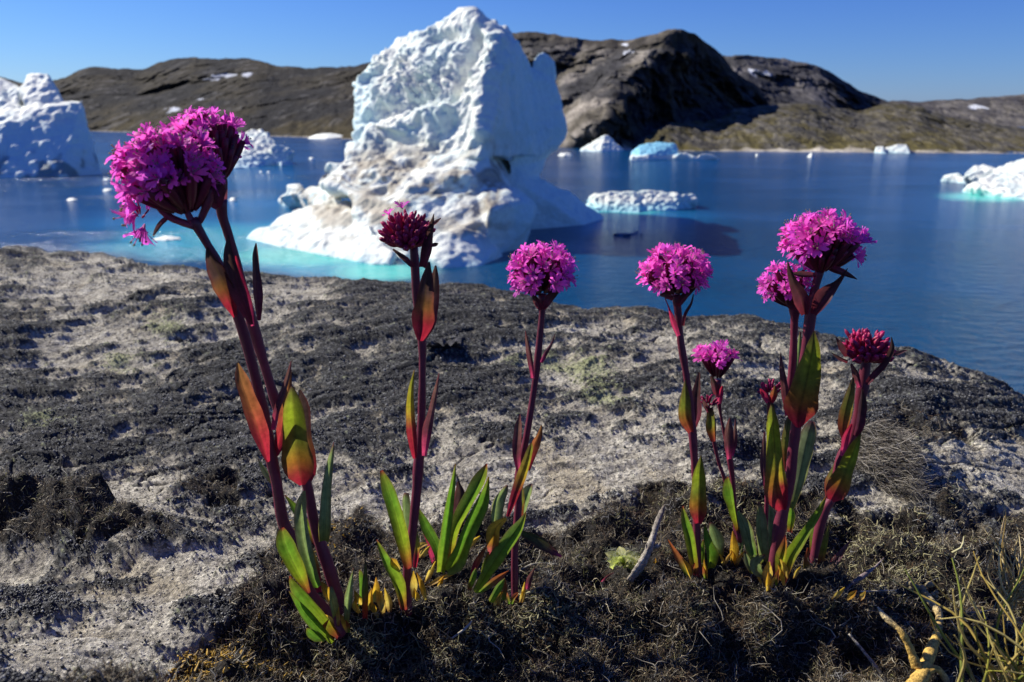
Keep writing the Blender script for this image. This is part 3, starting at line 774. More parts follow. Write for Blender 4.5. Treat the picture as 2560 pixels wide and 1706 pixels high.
def build_crust():
    """crusty lichen: black and grey granules, thick where the crust is and thin on the bare stone"""
    sp = np.abs(np.gradient(GPY, axis=0)) * np.abs(np.gradient(GPX, axis=1))
    cl = sstep(-0.15, 0.3, fbm(GR * 75.0, 3, 601))
    wt = (GLI ** 2 * (0.15 + 0.85 * cl) + 0.02) * (1 - GMO) * sp * (GPX > -400) * (GPX < 3000) * (GPY < 1900)
    # the skyline itself and a little beyond it
    wt[-GNB:-GNB + 6] = 0
    wt = wt.ravel(); wt /= wt.sum()
    n = 82000
    idx = RNG.choice(len(wt), n, p=wt)
    Nr = GN.reshape(-1, 3)[idx]; li = GLI.ravel()[idx]
    r = RNG.uniform(0.00028, 0.00078, n) * np.where(RNG.uniform(size=n) < 0.08, 1.7, 1.0)
    B = GR.reshape(-1, 3)[idx] + RNG.normal(size=(n, 3)) * 0.0007 * np.array((1, 1, 0.2))
    a = np.cross(Nr, RNG.normal(size=(n, 3))); a /= np.linalg.norm(a, axis=1, keepdims=True) + 1e-9; b = np.cross(Nr, a)
    V = np.empty((n, 6, 3))
    for k, (ax, sgn, f) in enumerate(((a, 1, 1), (b, 1, 1), (a, -1, 1), (b, -1, 1), (Nr, 1, 0.85), (Nr, -1, 0.6))):
        V[:, k] = B + ax * (sgn * f * r * RNG.uniform(0.7, 1.4, n))[:, None]
    F0 = np.array([(0, 1, 4), (1, 2, 4), (2, 3, 4), (3, 0, 4), (1, 0, 5), (2, 1, 5), (3, 2, 5), (0, 3, 5)])
    F = (np.arange(n)[:, None, None] * 6 + F0[None]).reshape(-1, 3)
    # loose pale grit on the bare stone
    g = RNG.choice(len(wt), 16000, p=(lambda q: q / q.sum())(((1 - GLI) ** 2 * (1 - GMO) * sp * (GPX > -400) * (GPX < 3000) * (GPY < 1900)).ravel() * np.r_[np.ones(len(wt) - GNB * GPX.shape[1]), np.zeros(GNB * GPX.shape[1])]))
    k0 = n - 16000
    V[k0:] += (GR.reshape(-1, 3)[g] - B[k0:])[:, None, :]
    V[k0:] = GR.reshape(-1, 3)[g][:, None, :] + (V[k0:] - GR.reshape(-1, 3)[g][:, None, :]) * 0.6
    u = RNG.uniform(size=n)
    c = np.where((u < 0.62)[:, None], np.array((0.025, 0.025, 0.026)), np.where((u < 0.88)[:, None], np.array((0.10, 0.10, 0.10)), np.array((0.24, 0.235, 0.22))))
    c[k0:] = np.array((0.46, 0.43, 0.36)) * RNG.uniform(0.45, 1.35, 16000)[:, None]
    c = c * RNG.uniform(0.6, 1.4, n)[:, None]
    o = link("lichen", V.reshape(-1, 3), F, M_CRUST, col=np.repeat(c, 6, axis=0), smooth=False)
    tag(o, "black and grey crusty lichen granules spread over the pale rock ledge", "lichen", kind="stuff")
build_crust()

# ------------------------------------------------------------------ moss, lichen strands
def strands(base, dirs, length, width, curl, col, nseg=4, rng=RNG):
    n = len(base)
    dirs = dirs / np.linalg.norm(dirs, axis=1, keepdims=True)
    rnd = rng.normal(size=(n, 3))
    a = np.cross(dirs, rnd); a /= np.linalg.norm(a, axis=1, keepdims=True) + 1e-9
    b = np.cross(dirs, a)
    t = np.linspace(0, 1, nseg + 1)
    ph = rng.uniform(0, 2 * pi, n)
    V = np.empty((n, nseg + 1, 3, 3))
    for j, tt in enumerate(t):
        p = base + dirs * (length * tt)[:, None] + a * (curl * length * tt ** 2)[:, None] + b * (curl * length * 0.35 * np.sin(tt * 5 + ph))[:, None]
        w = width * (1 - 0.65 * tt ** 1.5)
        for k in range(3):
            an = k * 2 * pi / 3
            V[:, j, k] = p + (a * cos(an) + b * sin(an)) * w[:, None]
    F = []
    base_i = np.arange(n) * (nseg + 1) * 3
    for j in range(nseg):
        for k in range(3):
            k2 = (k + 1) % 3
            F.append(np.stack([base_i + j * 3 + k, base_i + j * 3 + k2, base_i + (j + 1) * 3 + k2, base_i + (j + 1) * 3 + k], -1))
    F = np.concatenate(F)
    C = np.repeat(col, (nseg + 1) * 3, axis=0)
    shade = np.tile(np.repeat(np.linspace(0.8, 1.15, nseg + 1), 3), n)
    return V.reshape(-1, 3), F, C * shade[:, None]

def build_moss():
    h, w = GMO.shape
    vis = np.zeros_like(GMO); vis[:-GNB] = 1
    wt = GMO * vis * ((GPX > -600) & (GPX < 3500) & (GPY < 1900))
    # even in the picture: rows are uneven in py, so weigh by their spacing
    sp = np.abs(np.gradient(GPY, axis=0)) * np.abs(np.gradient(GPX, axis=1))
    clear = 1 - np.clip(sum(gauss(GPX, GPY, x, y, rx, ry) for (x, y, rx, ry) in [(1555, 1412, 60, 34), (1600, 1430, 45, 30), (920, 1510, 70, 40), (1115, 1450, 90, 30), (1240, 1470, 60, 30), (1760, 1425, 60, 22), (1950, 1440, 70, 24), (840, 1580, 40, 24)]), 0, 1) * 0.8
    wt = (wt * sp * clear).ravel(); wt /= wt.sum()
    n = 140000
    idx = RNG.choice(len(wt), n, p=wt)
    B = GR.reshape(-1, 3)[idx] + RNG.normal(size=(n, 3)) * 0.0008
    Nr = GN.reshape(-1, 3)[idx]
    px = GPX.ravel()[idx]; py = GPY.ravel()[idx]
    d = Nr * 0.55 + RNG.normal(size=(n, 3)) * 0.75; d[:, 2] = np.abs(d[:, 2]) * 0.8
    ln = RNG.uniform(0.0012, 0.0040, n) * (1 + 0.3 * RNG.normal(size=n)).clip(0.5, 2)
    wd = RNG.uniform(0.00009, 0.00026, n)
    cl = RNG.uniform(0.3, 1.3, n)
    k = RNG.uniform(size=n)
    pal = np.array([(0.024, 0.019, 0.014), (0.055, 0.040, 0.024), (0.14, 0.10, 0.055), (0.31, 0.245, 0.145), (0.44, 0.38, 0.25)])
    ci = np.digitize(k, [0.28, 0.54, 0.75, 0.90])
    col = pal[ci] * RNG.uniform(0.75, 1.25, n)[:, None]
    cl_n = fbm(np.stack([px / 70, py / 45, 0 * px], -1), 3, 501)
    rust = (cl_n > 0.22)[:, None]
    green = (fbm(np.stack([px / 55, py / 40, 0 * px + 7], -1), 3, 505) > 0.2)[:, None]
    col = np.where(green & (RNG.uniform(size=n) < 0.35)[:, None], np.array((0.17, 0.16, 0.06)) * RNG.uniform(0.5, 1.4, n)[:, None], col)
    greyp = (fbm(np.stack([px / 45, py / 30, 0 * px + 3], -1), 3, 507) > 0.24)[:, None]
    col = np.where(greyp & (RNG.uniform(size=n) < 0.4)[:, None], np.array((0.25, 0.24, 0.22)) * RNG.uniform(0.5, 1.4, n)[:, None], col)
    big = RNG.uniform(size=n) < 0.014
    ln[big] *= 2.2; wd[big] *= 1.5; col[big] = np.array((0.36, 0.32, 0.24)) * RNG.uniform(0.4, 1.2, big.sum())[:, None]
    col = np.where(rust & (RNG.uniform(size=n) < 0.5)[:, None], np.array((0.11, 0.065, 0.03)) * RNG.uniform(0.6, 1.3, n)[:, None], col)
    pal2 = gauss(px, py, 940, 1600, 110, 50) + gauss(px, py, 2190, 1350, 120, 60) + gauss(px, py, 2300, 1440, 120, 35) + 0.6 * gauss(px, py, 1800, 1270, 120, 50) + 0.5 * gauss(px, py, 1300, 1560, 200, 50) + 0.6 * gauss(px, py, 1140, 1660, 120, 40)
    lic = RNG.uniform(size=n) < pal2 * 0.42
    col[lic] = np.array((0.36, 0.33, 0.17)) * RNG.uniform(0.6, 1.15, lic.sum())[:, None]; wd[lic] *= 2.0
    yel = RNG.uniform(size=n) < (gauss(px, py, 500, 1640, 160, 60) + 0.8 * gauss(px, py, 330, 1690, 100, 40) + 0.4 * gauss(px, py, 800, 1330, 90, 60)) * 0.75
    col[yel] = np.array((0.42, 0.25, 0.025)) * RNG.uniform(0.5, 1.3, yel.sum())[:, None]; wd[yel] *= 2.6; ln[yel] *= 0.6; cl[yel] *= 0.3
    gry = RNG.uniform(size=n) < gauss(px, py, 690, 1520, 55, 110) * 0.7
    col[gry] = np.array((0.27, 0.235, 0.19)) * RNG.uniform(0.5, 1.2, gry.sum())[:, None]
    d[gry] = np.array((0.15, -0.25, -1.0)) + RNG.normal(size=(gry.sum(), 3)) * 0.25; ln[gry] *= 1.8; cl[gry] *= 0.4
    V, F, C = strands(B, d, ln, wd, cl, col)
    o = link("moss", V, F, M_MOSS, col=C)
    tag(o, "dark dry moss and curly lichen strands matted over the ledge around the plants", "moss", kind="stuff")
build_moss()

# ------------------------------------------------------------------ plant pieces
def spline(pts, n):
    """Catmull-Rom through rows of numbers"""
    p = np.asarray(pts, float)
    if len(p) == 2: return p[0] + (p[1] - p[0]) * np.linspace(0, 1, n)[:, None]
    q = np.vstack([2 * p[0] - p[1], p, 2 * p[-1] - p[-2]])
    L = np.concatenate([[0], np.cumsum(np.linalg.norm(np.diff(p[:, :2], axis=0), axis=1))]); L /= L[-1]
    out = []
    for t in np.linspace(0, 1, n):
        i = min(np.searchsorted(L, t, side='right') - 1, len(p) - 2)
        u = (t - L[i]) / (L[i + 1] - L[i] + 1e-9)
        a, b, c, d = q[i], q[i + 1], q[i + 2], q[i + 3]
        out.append(0.5 * (2 * b + (c - a) * u + (2 * a - 5 * b + 4 * c - d) * u * u + (3 * b - a - 3 * c + d) * u ** 3))
    return np.array(out)

def ramp(stops, t):
    ts = [s[0] for s in stops]
    return np.array([np.interp(t, ts, [s[1][k] for s in stops]) for k in range(3)]).T

CRIM = (0.33, 0.012, 0.045); RED = (0.21, 0.018, 0.03); ORNG = (0.27, 0.105, 0.02); LIME = (0.215, 0.245, 0.02); GREEN = (0.10, 0.19, 0.022); OLV = (0.14, 0.14, 0.025)
GREY = (0.145, 0.175, 0.085); DARK = (0.045, 0.022, 0.028); PURP = (0.085, 0.020, 0.042); YEL = (0.55, 0.30, 0.035); TAN = (0.50, 0.33, 0.10); PINK = (0.50, 0.04, 0.16); BRN = (0.16, 0.07, 0.03)
PAL = {
 'redlime': [(0, CRIM), (0.12, RED), (0.28, (0.24, 0.10, 0.02)), (0.45, OLV), (0.7, LIME), (0.9, OLV), (1, DARK)],
 'lime': [(0, RED), (0.10, ORNG), (0.25, LIME), (0.7, GREEN), (0.95, OLV), (1, RED)],
 'green': [(0, LIME), (0.3, GREEN), (0.8, GREEN), (0.97, OLV), (1, BRN)],
 'grey': [(0, OLV), (0.3, GREY), (0.85, GREY), (1, PURP)],
 'reddark': [(0, CRIM), (0.22, (0.2, 0.012, 0.03)), (0.42, (0.13, 0.05, 0.022)), (0.6, DARK), (1, DARK)],
 'redorange': [(0, CRIM), (0.25, (0.30, 0.02, 0.04)), (0.55, (0.22, 0.06, 0.03)), (1, (0.13, 0.06, 0.03))],
 'redyel': [(0, CRIM), (0.35, RED), (0.6, (0.36, 0.26, 0.03)), (0.9, OLV), (1, BRN)],
 'dark': [(0, (0.12, 0.012, 0.03)), (0.3, PURP), (0.7, DARK), (1, DARK)],
 'purple': [(0, PINK), (0.3, PURP), (0.8, (0.11, 0.05, 0.06)), (1, PURP)],
 'pink': [(0, PINK), (1, CRIM)],
 'yellow': [(0, TAN), (0.4, YEL), (1, ORNG)],
 'tan': [(0, BRN), (0.4, TAN), (1, YEL)],
 'greygreen': [(0, GREEN), (0.4, GREY), (1, GREY)],
 'brownred': [(0, GREEN), (0.5, (0.18, 0.06, 0.03)), (1, (0.28, 0.06, 0.02))],
 'olivered': [(0, RED), (0.25, (0.2, 0.06, 0.02)), (0.5, OLV), (0.85, (0.09, 0.075, 0.03)), (1, DARK)],
}

YS = 0.0
def seat(x, y, Y, off=0.001):
    """slide the next plant along its lines of sight until its foot stands on the ground"""
    global YS
    g = on_ground(x, y)
    YS = float(g[1]) - Y - off

def leaf(parent, pts, Y0, Y1, pal='green', fold=0.7, twist=None, name='leaf', edge=0.35, n=16, wave=0.06, label=None, mat=None, curl=0.0, loc=None):
    """a blade through photo points (px, py, half width), listed from its base to its tip"""
    pts = [tuple(p) if len(p) == 3 else (*p, 2.0) for p in pts]
    S = spline(pts, n); t = np.linspace(0, 1, n)
    hwp = np.clip(S[:, 2], 0.6, None)
    Y = Y0 + (Y1 - Y0) * t + curl * (t * (1 - t)) * 4 + YS
    pj = random.uniform(0, 50); hwp = hwp * (1 + 0.16 * noise(np.stack([t * 5 + pj, t * 0, t * 0], -1), 6))
    C = P(S[:, 0], S[:, 1], Y)
    T = np.gradient(C, axis=0); T /= np.linalg.norm(T, axis=1, keepdims=True)
    view = C / np.linalg.norm(C, axis=1, keepdims=True)
    side = np.cross(T, view); side /= np.linalg.norm(side, axis=1, keepdims=True)
    nrm = np.cross(side, T)
    tw = random.uniform(-0.55, 0.55) if twist is None else twist
    ang = tw + random.uniform(-0.3, 0.3) * (t - 0.5)
    sd = side * np.cos(ang)[:, None] + nrm * np.sin(ang)[:, None]
    nm = np.cross(sd, T)
    hw = hwp * (C @ CF) / FPX / max(cos(tw), 0.6)
    us = np.array((-1, -0.85, -0.66, -0.48, -0.3, -0.14, 0, 0.14, 0.3, 0.48, 0.66, 0.85, 1))
    sgn = 1.0 if random.random() < 0.6 else -1.0
    ph = random.uniform(0, 6)
    V = []; CC = []
    base = ramp(PAL[pal] if isinstance(pal, str) else pal, t)
    jit = random.uniform(0.88, 1.12)
    for j, uu in enumerate(us):
        off = fold * sgn * (abs(uu) ** 1.3) * hw + wave * hw * np.sin(t * 9 + ph + uu * 2) * abs(uu)
        V.append(C + sd * (uu * hw)[:, None] - nm * off[:, None])
        e = edge * max(0, abs(uu) - 0.6) / 0.4
        c = base * (1 - e) + np.array((0.16, 0.02, 0.03)) * e
        if uu == 0: c = c * 0.62 + np.array((0.02, 0.012, 0.006))
        c = c * (1 + 0.16 * random.uniform(-1, 1) + 0.22 * noise(np.stack([t * 7 + j * 3.1, t * 0 + ph, t * 0 + uu * 2], -1), 9))[:, None]
        CC.append(c * jit)
    V = np.stack(V, 1).reshape(-1, 3); CC = np.stack(CC, 1).reshape(-1, 3)
    o = link(name, V, grid_faces(n, len(us)), mat or M_LEAF, parent, CC, loc=loc)
    if label: o['label'] = label
    return o

def tube_rings(pts, Y, n, sides=8, rough=0.0):
    """rings of a tube through photo points (px, py, half width)"""
    S = spline(pts, n); t = np.linspace(0, 1, n)
    Yt = np.interp(t, np.linspace(0, 1, len(Y)), Y) if isinstance(Y, (list, tuple)) else np.full(n, Y)
    C = P(S[:, 0], S[:, 1], Yt + YS)
    sj = random.uniform(0, 60); S[:, 2] *= 1 + 0.2 * noise(np.stack([t * 8 + sj, t * 0, t * 0], -1), 8) + 0.1 * noise(np.stack([t * 22 + sj, t * 0, t * 0], -1), 9)
    T = np.gradient(C, axis=0); T /= np.linalg.norm(T, axis=1, keepdims=True)
    view = C / np.linalg.norm(C, axis=1, keepdims=True)
    a = np.cross(T, view); a /= np.linalg.norm(a, axis=1, keepdims=True); b = np.cross(a, T)
    hw = S[:, 2] * (C @ CF) / FPX
    V = []
    for k in range(sides):
        an = 2 * pi * k / sides
        rr = hw * (1 + rough * np.array([random.uniform(-1, 1) for _ in range(n)]))
        V.append(C + (a * cos(an) + b * sin(an)) * rr[:, None])
    V = np.stack(V, 1)
    F = []
    for i in range(n - 1):
        for k in range(sides):
            k2 = (k + 1) % sides
            F.append((i * sides + k, i * sides + k2, (i + 1) * sides + k2, (i + 1) * sides + k))
    F.append(tuple(range(sides))[::-1]); F.append(tuple((n - 1) * sides + k for k in range(sides)))
    return V.reshape(-1, 3), F, t

STEMC = [(0, (0.15, 0.026, 0.048)), (0.4, (0.17, 0.022, 0.045)), (0.8, (0.13, 0.016, 0.034)), (1, (0.10, 0.013, 0.028))]
def stem(parent, pts, Y, name='stem', n=44, col=STEMC, mat=None, sides=10, rough=0.02, loc=None):
    V, F, t = tube_rings(pts, Y, n, sides, rough)
    c = np.repeat(ramp(col, t), sides, axis=0)
    c = c * (1 + 0.18 * noise(V * 350, 5))[:, None]
    return link(name, V, F, mat or M_STEM, parent, c, loc=loc)

def frame(d):
    d = Vector(d).normalized(); a = d.cross(Vector((0.3, 0.2, 1)))
    if a.length < 1e-3: a = d.cross(Vector((1, 0, 0)))
    a.normalize(); b = d.cross(a)
    return np.array(d), np.array(a), np.array(b)

def petal(L, W, bend, roll):
    """a two-lobed petal: rows along its length; x = out, z = up the flower's axis"""
    nv, nu = 6, 7
    us = np.linspace(-1, 1, nu)
    prof = [0.12, 0.2, 0.48, 0.82, 1.0, 0.8]
    V = []
    r = z = 0.0; ang = radians(82); step = L / (nv - 1)
    spine = [(0, 0)]
    for i in range(1, nv):
        ang -= bend / (nv - 1); spine.append((spine[-1][0] + step * cos(ang), spine[-1][1] + step * sin(ang)))
    for i in range(nv):
        for uu in us:
            x, z = spine[i]
            w = W * prof[i]
            if i == nv - 1:
                notch = math.exp(-(uu / 0.32) ** 2); x -= step * 1.15 * notch * cos(ang); z -= step * 1.15 * notch * sin(ang)
                ee = max(0, abs(uu) - 0.7) / 0.3; x -= step * 0.5 * ee * cos(ang)
            V.append((x, uu * w, z + roll * W * uu * uu * (i / nv)))
    return np.array(V), grid_faces(nv, nu)

def floret(parent, pos, d, R, seed):
    """one flower of a head: five petals and its stamens"""
    rd = random.Random(seed)
    ax, a, b = frame(d)
    mb = MB()
    c_out = np.array((0.93, 0.115, 0.66)); c_in = np.array((0.68, 0.03, 0.40))
    sh = rd.uniform(0.8, 1.12); hue = rd.uniform(-0.06, 0.06)
    c_out = c_out * sh + np.array((hue, 0, -hue)); 
    ph0 = rd.uniform(0, 6)
    op = rd.uniform(0.75, 1.5)
    for k in range(5):
        L = R * rd.uniform(0.85, 1.15); Wd = L * rd.uniform(0.19, 0.29)
        V, F = petal(L, Wd, op + rd.uniform(-0.3, 0.35), rd.uniform(-0.3, 0.6))
        ph = ph0 + k * 2 * pi / 5 + rd.uniform(-0.2, 0.2)
        rx = a * cos(ph) + b * sin(ph); ry = -a * sin(ph) + b * cos(ph)
        Wv = pos + V[:, :1] * rx + V[:, 1:2] * ry + V[:, 2:] * ax
        t = np.repeat(np.linspace(0, 1, 6), 7)
        mb.add(Wv, F, mixc(c_in, c_out, sstep(0.05, 0.65, t)))
    for k in range(rd.randint(4, 7)):
        ph = rd.uniform(0, 2 * pi); sp = rd.uniform(0.1, 0.5); ln = R * rd.uniform(0.55, 0.9)
        dd = ax + (a * cos(ph) + b * sin(ph)) * sp; dd /= np.linalg.norm(dd)
        e1 = np.cross(dd, a); e1 /= np.linalg.norm(e1); e2 = np.cross(dd, e1)
        w = R * 0.02
        ring = [(e1 * cos(j * 2.094) + e2 * sin(j * 2.094)) * w for j in range(3)]
        p0 = pos; p1 = pos + dd * ln
        mb.add([p0 + q for q in ring] + [p1 + q for q in ring], [(0, 1, 4, 3), (1, 2, 5, 4), (2, 0, 3, 5)], (0.75, 0.35, 0.62))
        tip = p1; s = R * 0.055
        ov = [tip + e1 * s, tip + e2 * s, tip - e1 * s, tip - e2 * s, tip + dd * s * 1.2, tip - dd * s]
        mb.add(ov, [(0, 1, 4), (1, 2, 4), (2, 3, 4), (3, 0, 4), (1, 0, 5), (2, 1, 5), (3, 2, 5), (0, 3, 5)], (0.36, 0.30, 0.20))
    return mb.build('floret', M_PETAL, parent)

def calyx_mb(mb, p0, p1, w, col, tip=True, sides=6):
    """a pointed, ribbed cup from p0 to p1"""
    ax, a, b = frame(p1 - p0)
    prof = [(0, 0.35), (0.25, 0.8), (0.5, 1.0), (0.78, 0.92), (1.0, 0.18 if tip else 0.75)]
    V = []; C = []
    for (t, r) in prof:
        for k in range(sides):
            an = 2 * pi * k / sides
            V.append(p0 + (p1 - p0) * t + (a * cos(an) + b * sin(an)) * w * r)
            C.append(np.asarray(col) * (0.75 + 0.4 * t) * (1.0 if k % 2 else 0.8))
    F = [(i * sides + k, i * sides + (k + 1) % sides, (i + 1) * sides + (k + 1) % sides, (i + 1) * sides + k) for i in range(len(prof) - 1) for k in range(sides)]
    F.append(tuple((len(prof) - 1) * sides + k for k in range(sides)))
    mb.add(V, F, C)

def dome_dirs(n, low, rd):
    """even directions over a dome, local z up"""
    out = []
    g = pi * (3 - math.sqrt(5))
    for i in range(n):
        z = 1 - (1 - low) * (i + 0.5) / n
        r = math.sqrt(max(0, 1 - z * z)); ph = i * g + rd.uniform(-0.25, 0.25)
        out.append((r * cos(ph), r * sin(ph), z + rd.uniform(-0.06, 0.06)))
    return out

def head(parent, px, py, Y, rx, ry, n, tilt=(0, 0), low=-0.35, fl=0.40, seed=1, gaps=(), label=None, basepx=None):
    """an open flower head: dark calyx cluster (the part) with its florets (sub-parts)"""
    rd = random.Random(seed)
    Y = Y + YS
    c = P(px, py, Y); s = pxsize(c)
    RX, RZ = rx * s, ry * s
    up = np.array((sin(tilt[0]), sin(tilt[1]), 1.0)); up /= np.linalg.norm(up)
    ax, a, b = frame(up)
    if a[0] < 0: a, b = -a, -b
    base = c - up * RZ * 0.72 if basepx is None else P(basepx[0], basepx[1], Y)
    mb = MB(); spots = []
    for d in dome_dirs(n, low, rd):
        v = a * d[0] * RX + b * d[1] * RX + up * d[2] * RZ
        sc = rd.uniform(0.52, 0.80)
        spots.append((c + v * sc, v))
    for (p, v) in spots:
        q = base + (p - base) * rd.uniform(0.18, 0.3)
        calyx_mb(mb, q, p + (p - base) * 0.04, RX * rd.uniform(0.075, 0.115), np.array((0.13, 0.012, 0.035)) * rd.uniform(0.6, 1.5), tip=False)
    part = mb.build('flower_head', M_BUD, parent)
    if label: part['label'] = label
    for i, (p, v) in enumerate(spots):
        if any(((project(p[None])[0][0] - g[0]) ** 2 + (project(p[None])[1][0] - g[1]) ** 2 < g[2] ** 2) and p[1] < c[1] + RX * 0.3 for g in gaps): continue
        d = v / np.linalg.norm(v) * 0.85 + up * 0.38 + np.array([rd.uniform(-0.22, 0.22) for _ in range(3)])
        floret(part, p, d, RX * fl * rd.uniform(0.85, 1.15), seed * 1000 + i)
    return part

def bud_head(parent, px, py, Y, rx, ry, n, seed, low=-0.45, tilt=0.0, cols=((0.60, 0.03, 0.12), (0.32, 0.014, 0.06)), name='bud_cluster', open_at=(), label=None):
    """a closed head of pointed crimson buds"""
    rd = random.Random(seed)
    Y = Y + YS
    c = P(px, py, Y); s = pxsize(c); RX, RZ = rx * s, ry * s
    up = np.array((sin(tilt), 0, 1.0)); up /= np.linalg.norm(up)
    ax, a, b = frame(up)
    base = c - up * RZ * 0.8
    mb = MB()
    for d in dome_dirs(n, low, rd):
        v = a * d[0] * RX + b * d[1] * RX + up * d[2] * RZ
        p = c + v * rd.uniform(0.80, 1.0)
        q = base + (p - base) * rd.uniform(0.25, 0.5)
        k = rd.uniform(0, 1); k = k * (0.35 + 0.65 * max(0.0, d[2] + 0.4) / 1.4)
        calyx_mb(mb, q, p, RX * rd.uniform(0.10, 0.145), np.asarray(cols[1]) * (1 - k) + np.asarray(cols[0]) * k)
        for j in range(3):                                # crumpled petal tips pushing out
            if rd.random() < 0.55:
                e = p + np.array([rd.uniform(-1, 1) for _ in range(3)]) * RX * 0.12
                calyx_mb(mb, p - (p - q) * 0.3, e + (p - q) * 0.12, RX * rd.uniform(0.06, 0.10), np.array((0.60, 0.03, 0.16)) * rd.uniform(0.4, 1.1), sides=5)
    part = mb.build(name, M_BUD, parent)
    if label: part['label'] = label
    for i, (ox, oy) in enumerate(open_at):
        p = P(ox, oy + 14, Y - 0.003)
        floret(part, p, (rd.uniform(-0.4, 0.4), -0.2, 1), RX * 0.42, seed * 77 + i)
    return part

CAT = "wildflower"; GRP = "alpine catchfly plants growing along the ledge"

# ---- the tall plant with two stems at the left
Y = 0.285
seat(850, 1585, Y); p1 = empty("wildflower", P(850, 1585, Y + YS))
tag(p1, "tallest wildflower with two leaning stems and a large double pink head, left on the ledge", CAT, GRP)
stem(p1, [(852, 1588, 17), (810, 1525, 15), (772, 1474, 14), (731, 1352, 14), (708, 1305, 14), (691, 1205, 14), (679, 1147, 15), (667, 1077, 14), (650, 991, 13), (621, 875, 13), (600, 805, 14), (577, 740, 13), (547, 662, 12), (521, 616, 10), (499, 578, 11), (480, 548, 12)], [Y, Y, 0.28, 0.27, 0.262], n=60)
stem(p1, [(862, 1560, 15), (846, 1500, 16), (822, 1420, 16), (789, 1320, 14), (768, 1215, 12), (740, 1130, 11), (715, 1068, 12), (691, 1010, 13), (668, 935, 12), (639, 838, 14), (612, 740, 12), (590, 654, 12), (569, 580, 11), (556, 541, 12), (552, 500, 16)], [0.292, 0.292, 0.29, 0.285, 0.28], n=60)
stem(p1, [(486, 566, 10), (455, 556, 9), (425, 543, 10), (400, 520, 10)], 0.262, name='branch', n=12)
stem(p1, [(484, 560, 9), (470, 535, 8), (462, 505, 8)], 0.262, name='branch', n=10)
stem(p1, [(492, 566, 8), (508, 535, 9), (520, 500, 12), (526, 470, 10)], 0.264, name='branch', n=12)
head(p1, 536, 354, 0.285, 92, 72, 52, tilt=(0.35, 0.1), low=-0.5, fl=0.38, seed=11, gaps=[(560, 370, 46), (520, 375, 40)], basepx=(552, 470))
head(p1, 425, 428, 0.262, 138, 114, 90, tilt=(-0.25, 0.1), low=-0.68, fl=0.33, seed=12, gaps=[(445, 515, 34), (480, 502, 30)], basepx=(476, 548))
fl = bud_head(p1, 350, 530, 0.258, 24, 22, 5, 13, name='flower_head')
floret(fl, P(345, 535, 0.256 + YS), (-0.8, -0.4, -0.5), 0.0085, 991); floret(fl, P(352, 520, 0.256 + YS), (-0.7, -0.5, 0.1), 0.0085, 992); floret(fl, P(362, 560, 0.256 + YS), (-0.2, -0.5, -0.8), 0.0085, 993)
leaf(p1, [(425, 541, 4), (404, 560, 6), (390, 580, 4), (383, 592, 1)], 0.262, 0.26, 'dark', name='bract')
leaf(p1, [(545, 520, 8), (535, 500, 20), (530, 470, 22), (520, 440, 10), (515, 420, 2)], 0.268, 0.262, 'dark', name='bract')
leaf(p1, [(560, 520, 8), (558, 490, 16), (560, 450, 14), (562, 430, 2)], 0.28, 0.28, 'dark', name='bract')
leaf(p1, [(588, 792, 5), (568, 735, 20), (545, 680, 22), (527, 645, 13), (518, 618, 2)], 0.268, 0.258, 'reddark', twist=0.2)
leaf(p1, [(630, 812, 4), (606, 750, 17), (586, 690, 18), (575, 640, 13), (571, 588, 2)], 0.264, 0.262, 'dark', twist=0.3)
leaf(p1, [(632, 815, 4), (618, 760, 13), (600, 700, 12), (590, 640, 2)], 0.272, 0.27, 'pink', twist=0.1)
leaf(p1, [(646, 802, 5), (642, 735, 12), (638, 670, 8), (637, 635, 7), (640, 608, 1)], 0.28, 0.276, 'dark', label="narrow dark leaf with a pale curled tip")
leaf(p1, [(670, 1156, 5), (648, 1085, 21), (622, 1010, 20), (601, 950, 15), (594, 908, 2)], 0.275, 0.266, 'redorange', twist=0.25)
leaf(p1, [(690, 1140, 4), (702, 1090, 17), (712, 1030, 15), (722, 960, 7), (727, 925, 2)], 0.281, 0.288, 'redorange', twist=-0.2)
leaf(p1, [(684, 1075, 5), (692, 1030, 8), (710, 975, 7), (722, 935, 5), (728, 903, 1)], 0.27, 0.268, 'purple', twist=0.2)
leaf(p1, [(756, 1212, 6), (748, 1165, 36), (740, 1110, 32), (737, 1050, 28), (734, 1005, 22), (730, 966, 4)], 0.287, 0.275, 'redlime', twist=0.1, fold=0.6)
leaf(p1, [(768, 1212, 5), (772, 1165, 16), (760, 1090, 15), (757, 1020, 14), (748, 975, 3)], 0.292, 0.285, 'reddark', twist=-0.3)
leaf(p1, [(812, 1352, 12), (815, 1295, 15), (818, 1225, 12), (826, 1160, 9), (835, 1106, 1)], 0.29, 0.286, 'grey')
leaf(p1, [(682, 1206, 5), (664, 1180, 7), (645, 1148, 1)], 0.285, 0.29, 'grey')
leaf(p1, [(793, 1470, 10), (768, 1400, 17), (752, 1320, 16), (752, 1270, 14), (761, 1228, 3)], 0.276, 0.272, 'greygreen', twist=0.1)
leaf(p1, [(800, 1480, 6), (785, 1420, 16), (768, 1365, 12), (755, 1330, 2)], 0.281, 0.279, 'redyel', twist=0.3)
leaf(p1, [(772, 1484, 5), (745, 1432, 19), (720, 1380, 22), (707, 1342, 15), (706, 1320, 3)], 0.274, 0.268, 'lime', twist=0.1)
leaf(p1, [(846, 1592, 6), (806, 1551, 14), (762, 1500, 17), (735, 1462, 11), (725, 1440, 2)], 0.278, 0.27, 'lime', twist=0.15)
leaf(p1, [(832, 1606, 6), (795, 1572, 12), (760, 1532, 12), (722, 1478, 1)], 0.272, 0.266, 'green', twist=-0.1)
leaf(p1, [(812, 1600, 4), (792, 1590, 11), (775, 1577, 10), (767, 1570, 2)], 0.268, 0.266, 'green')
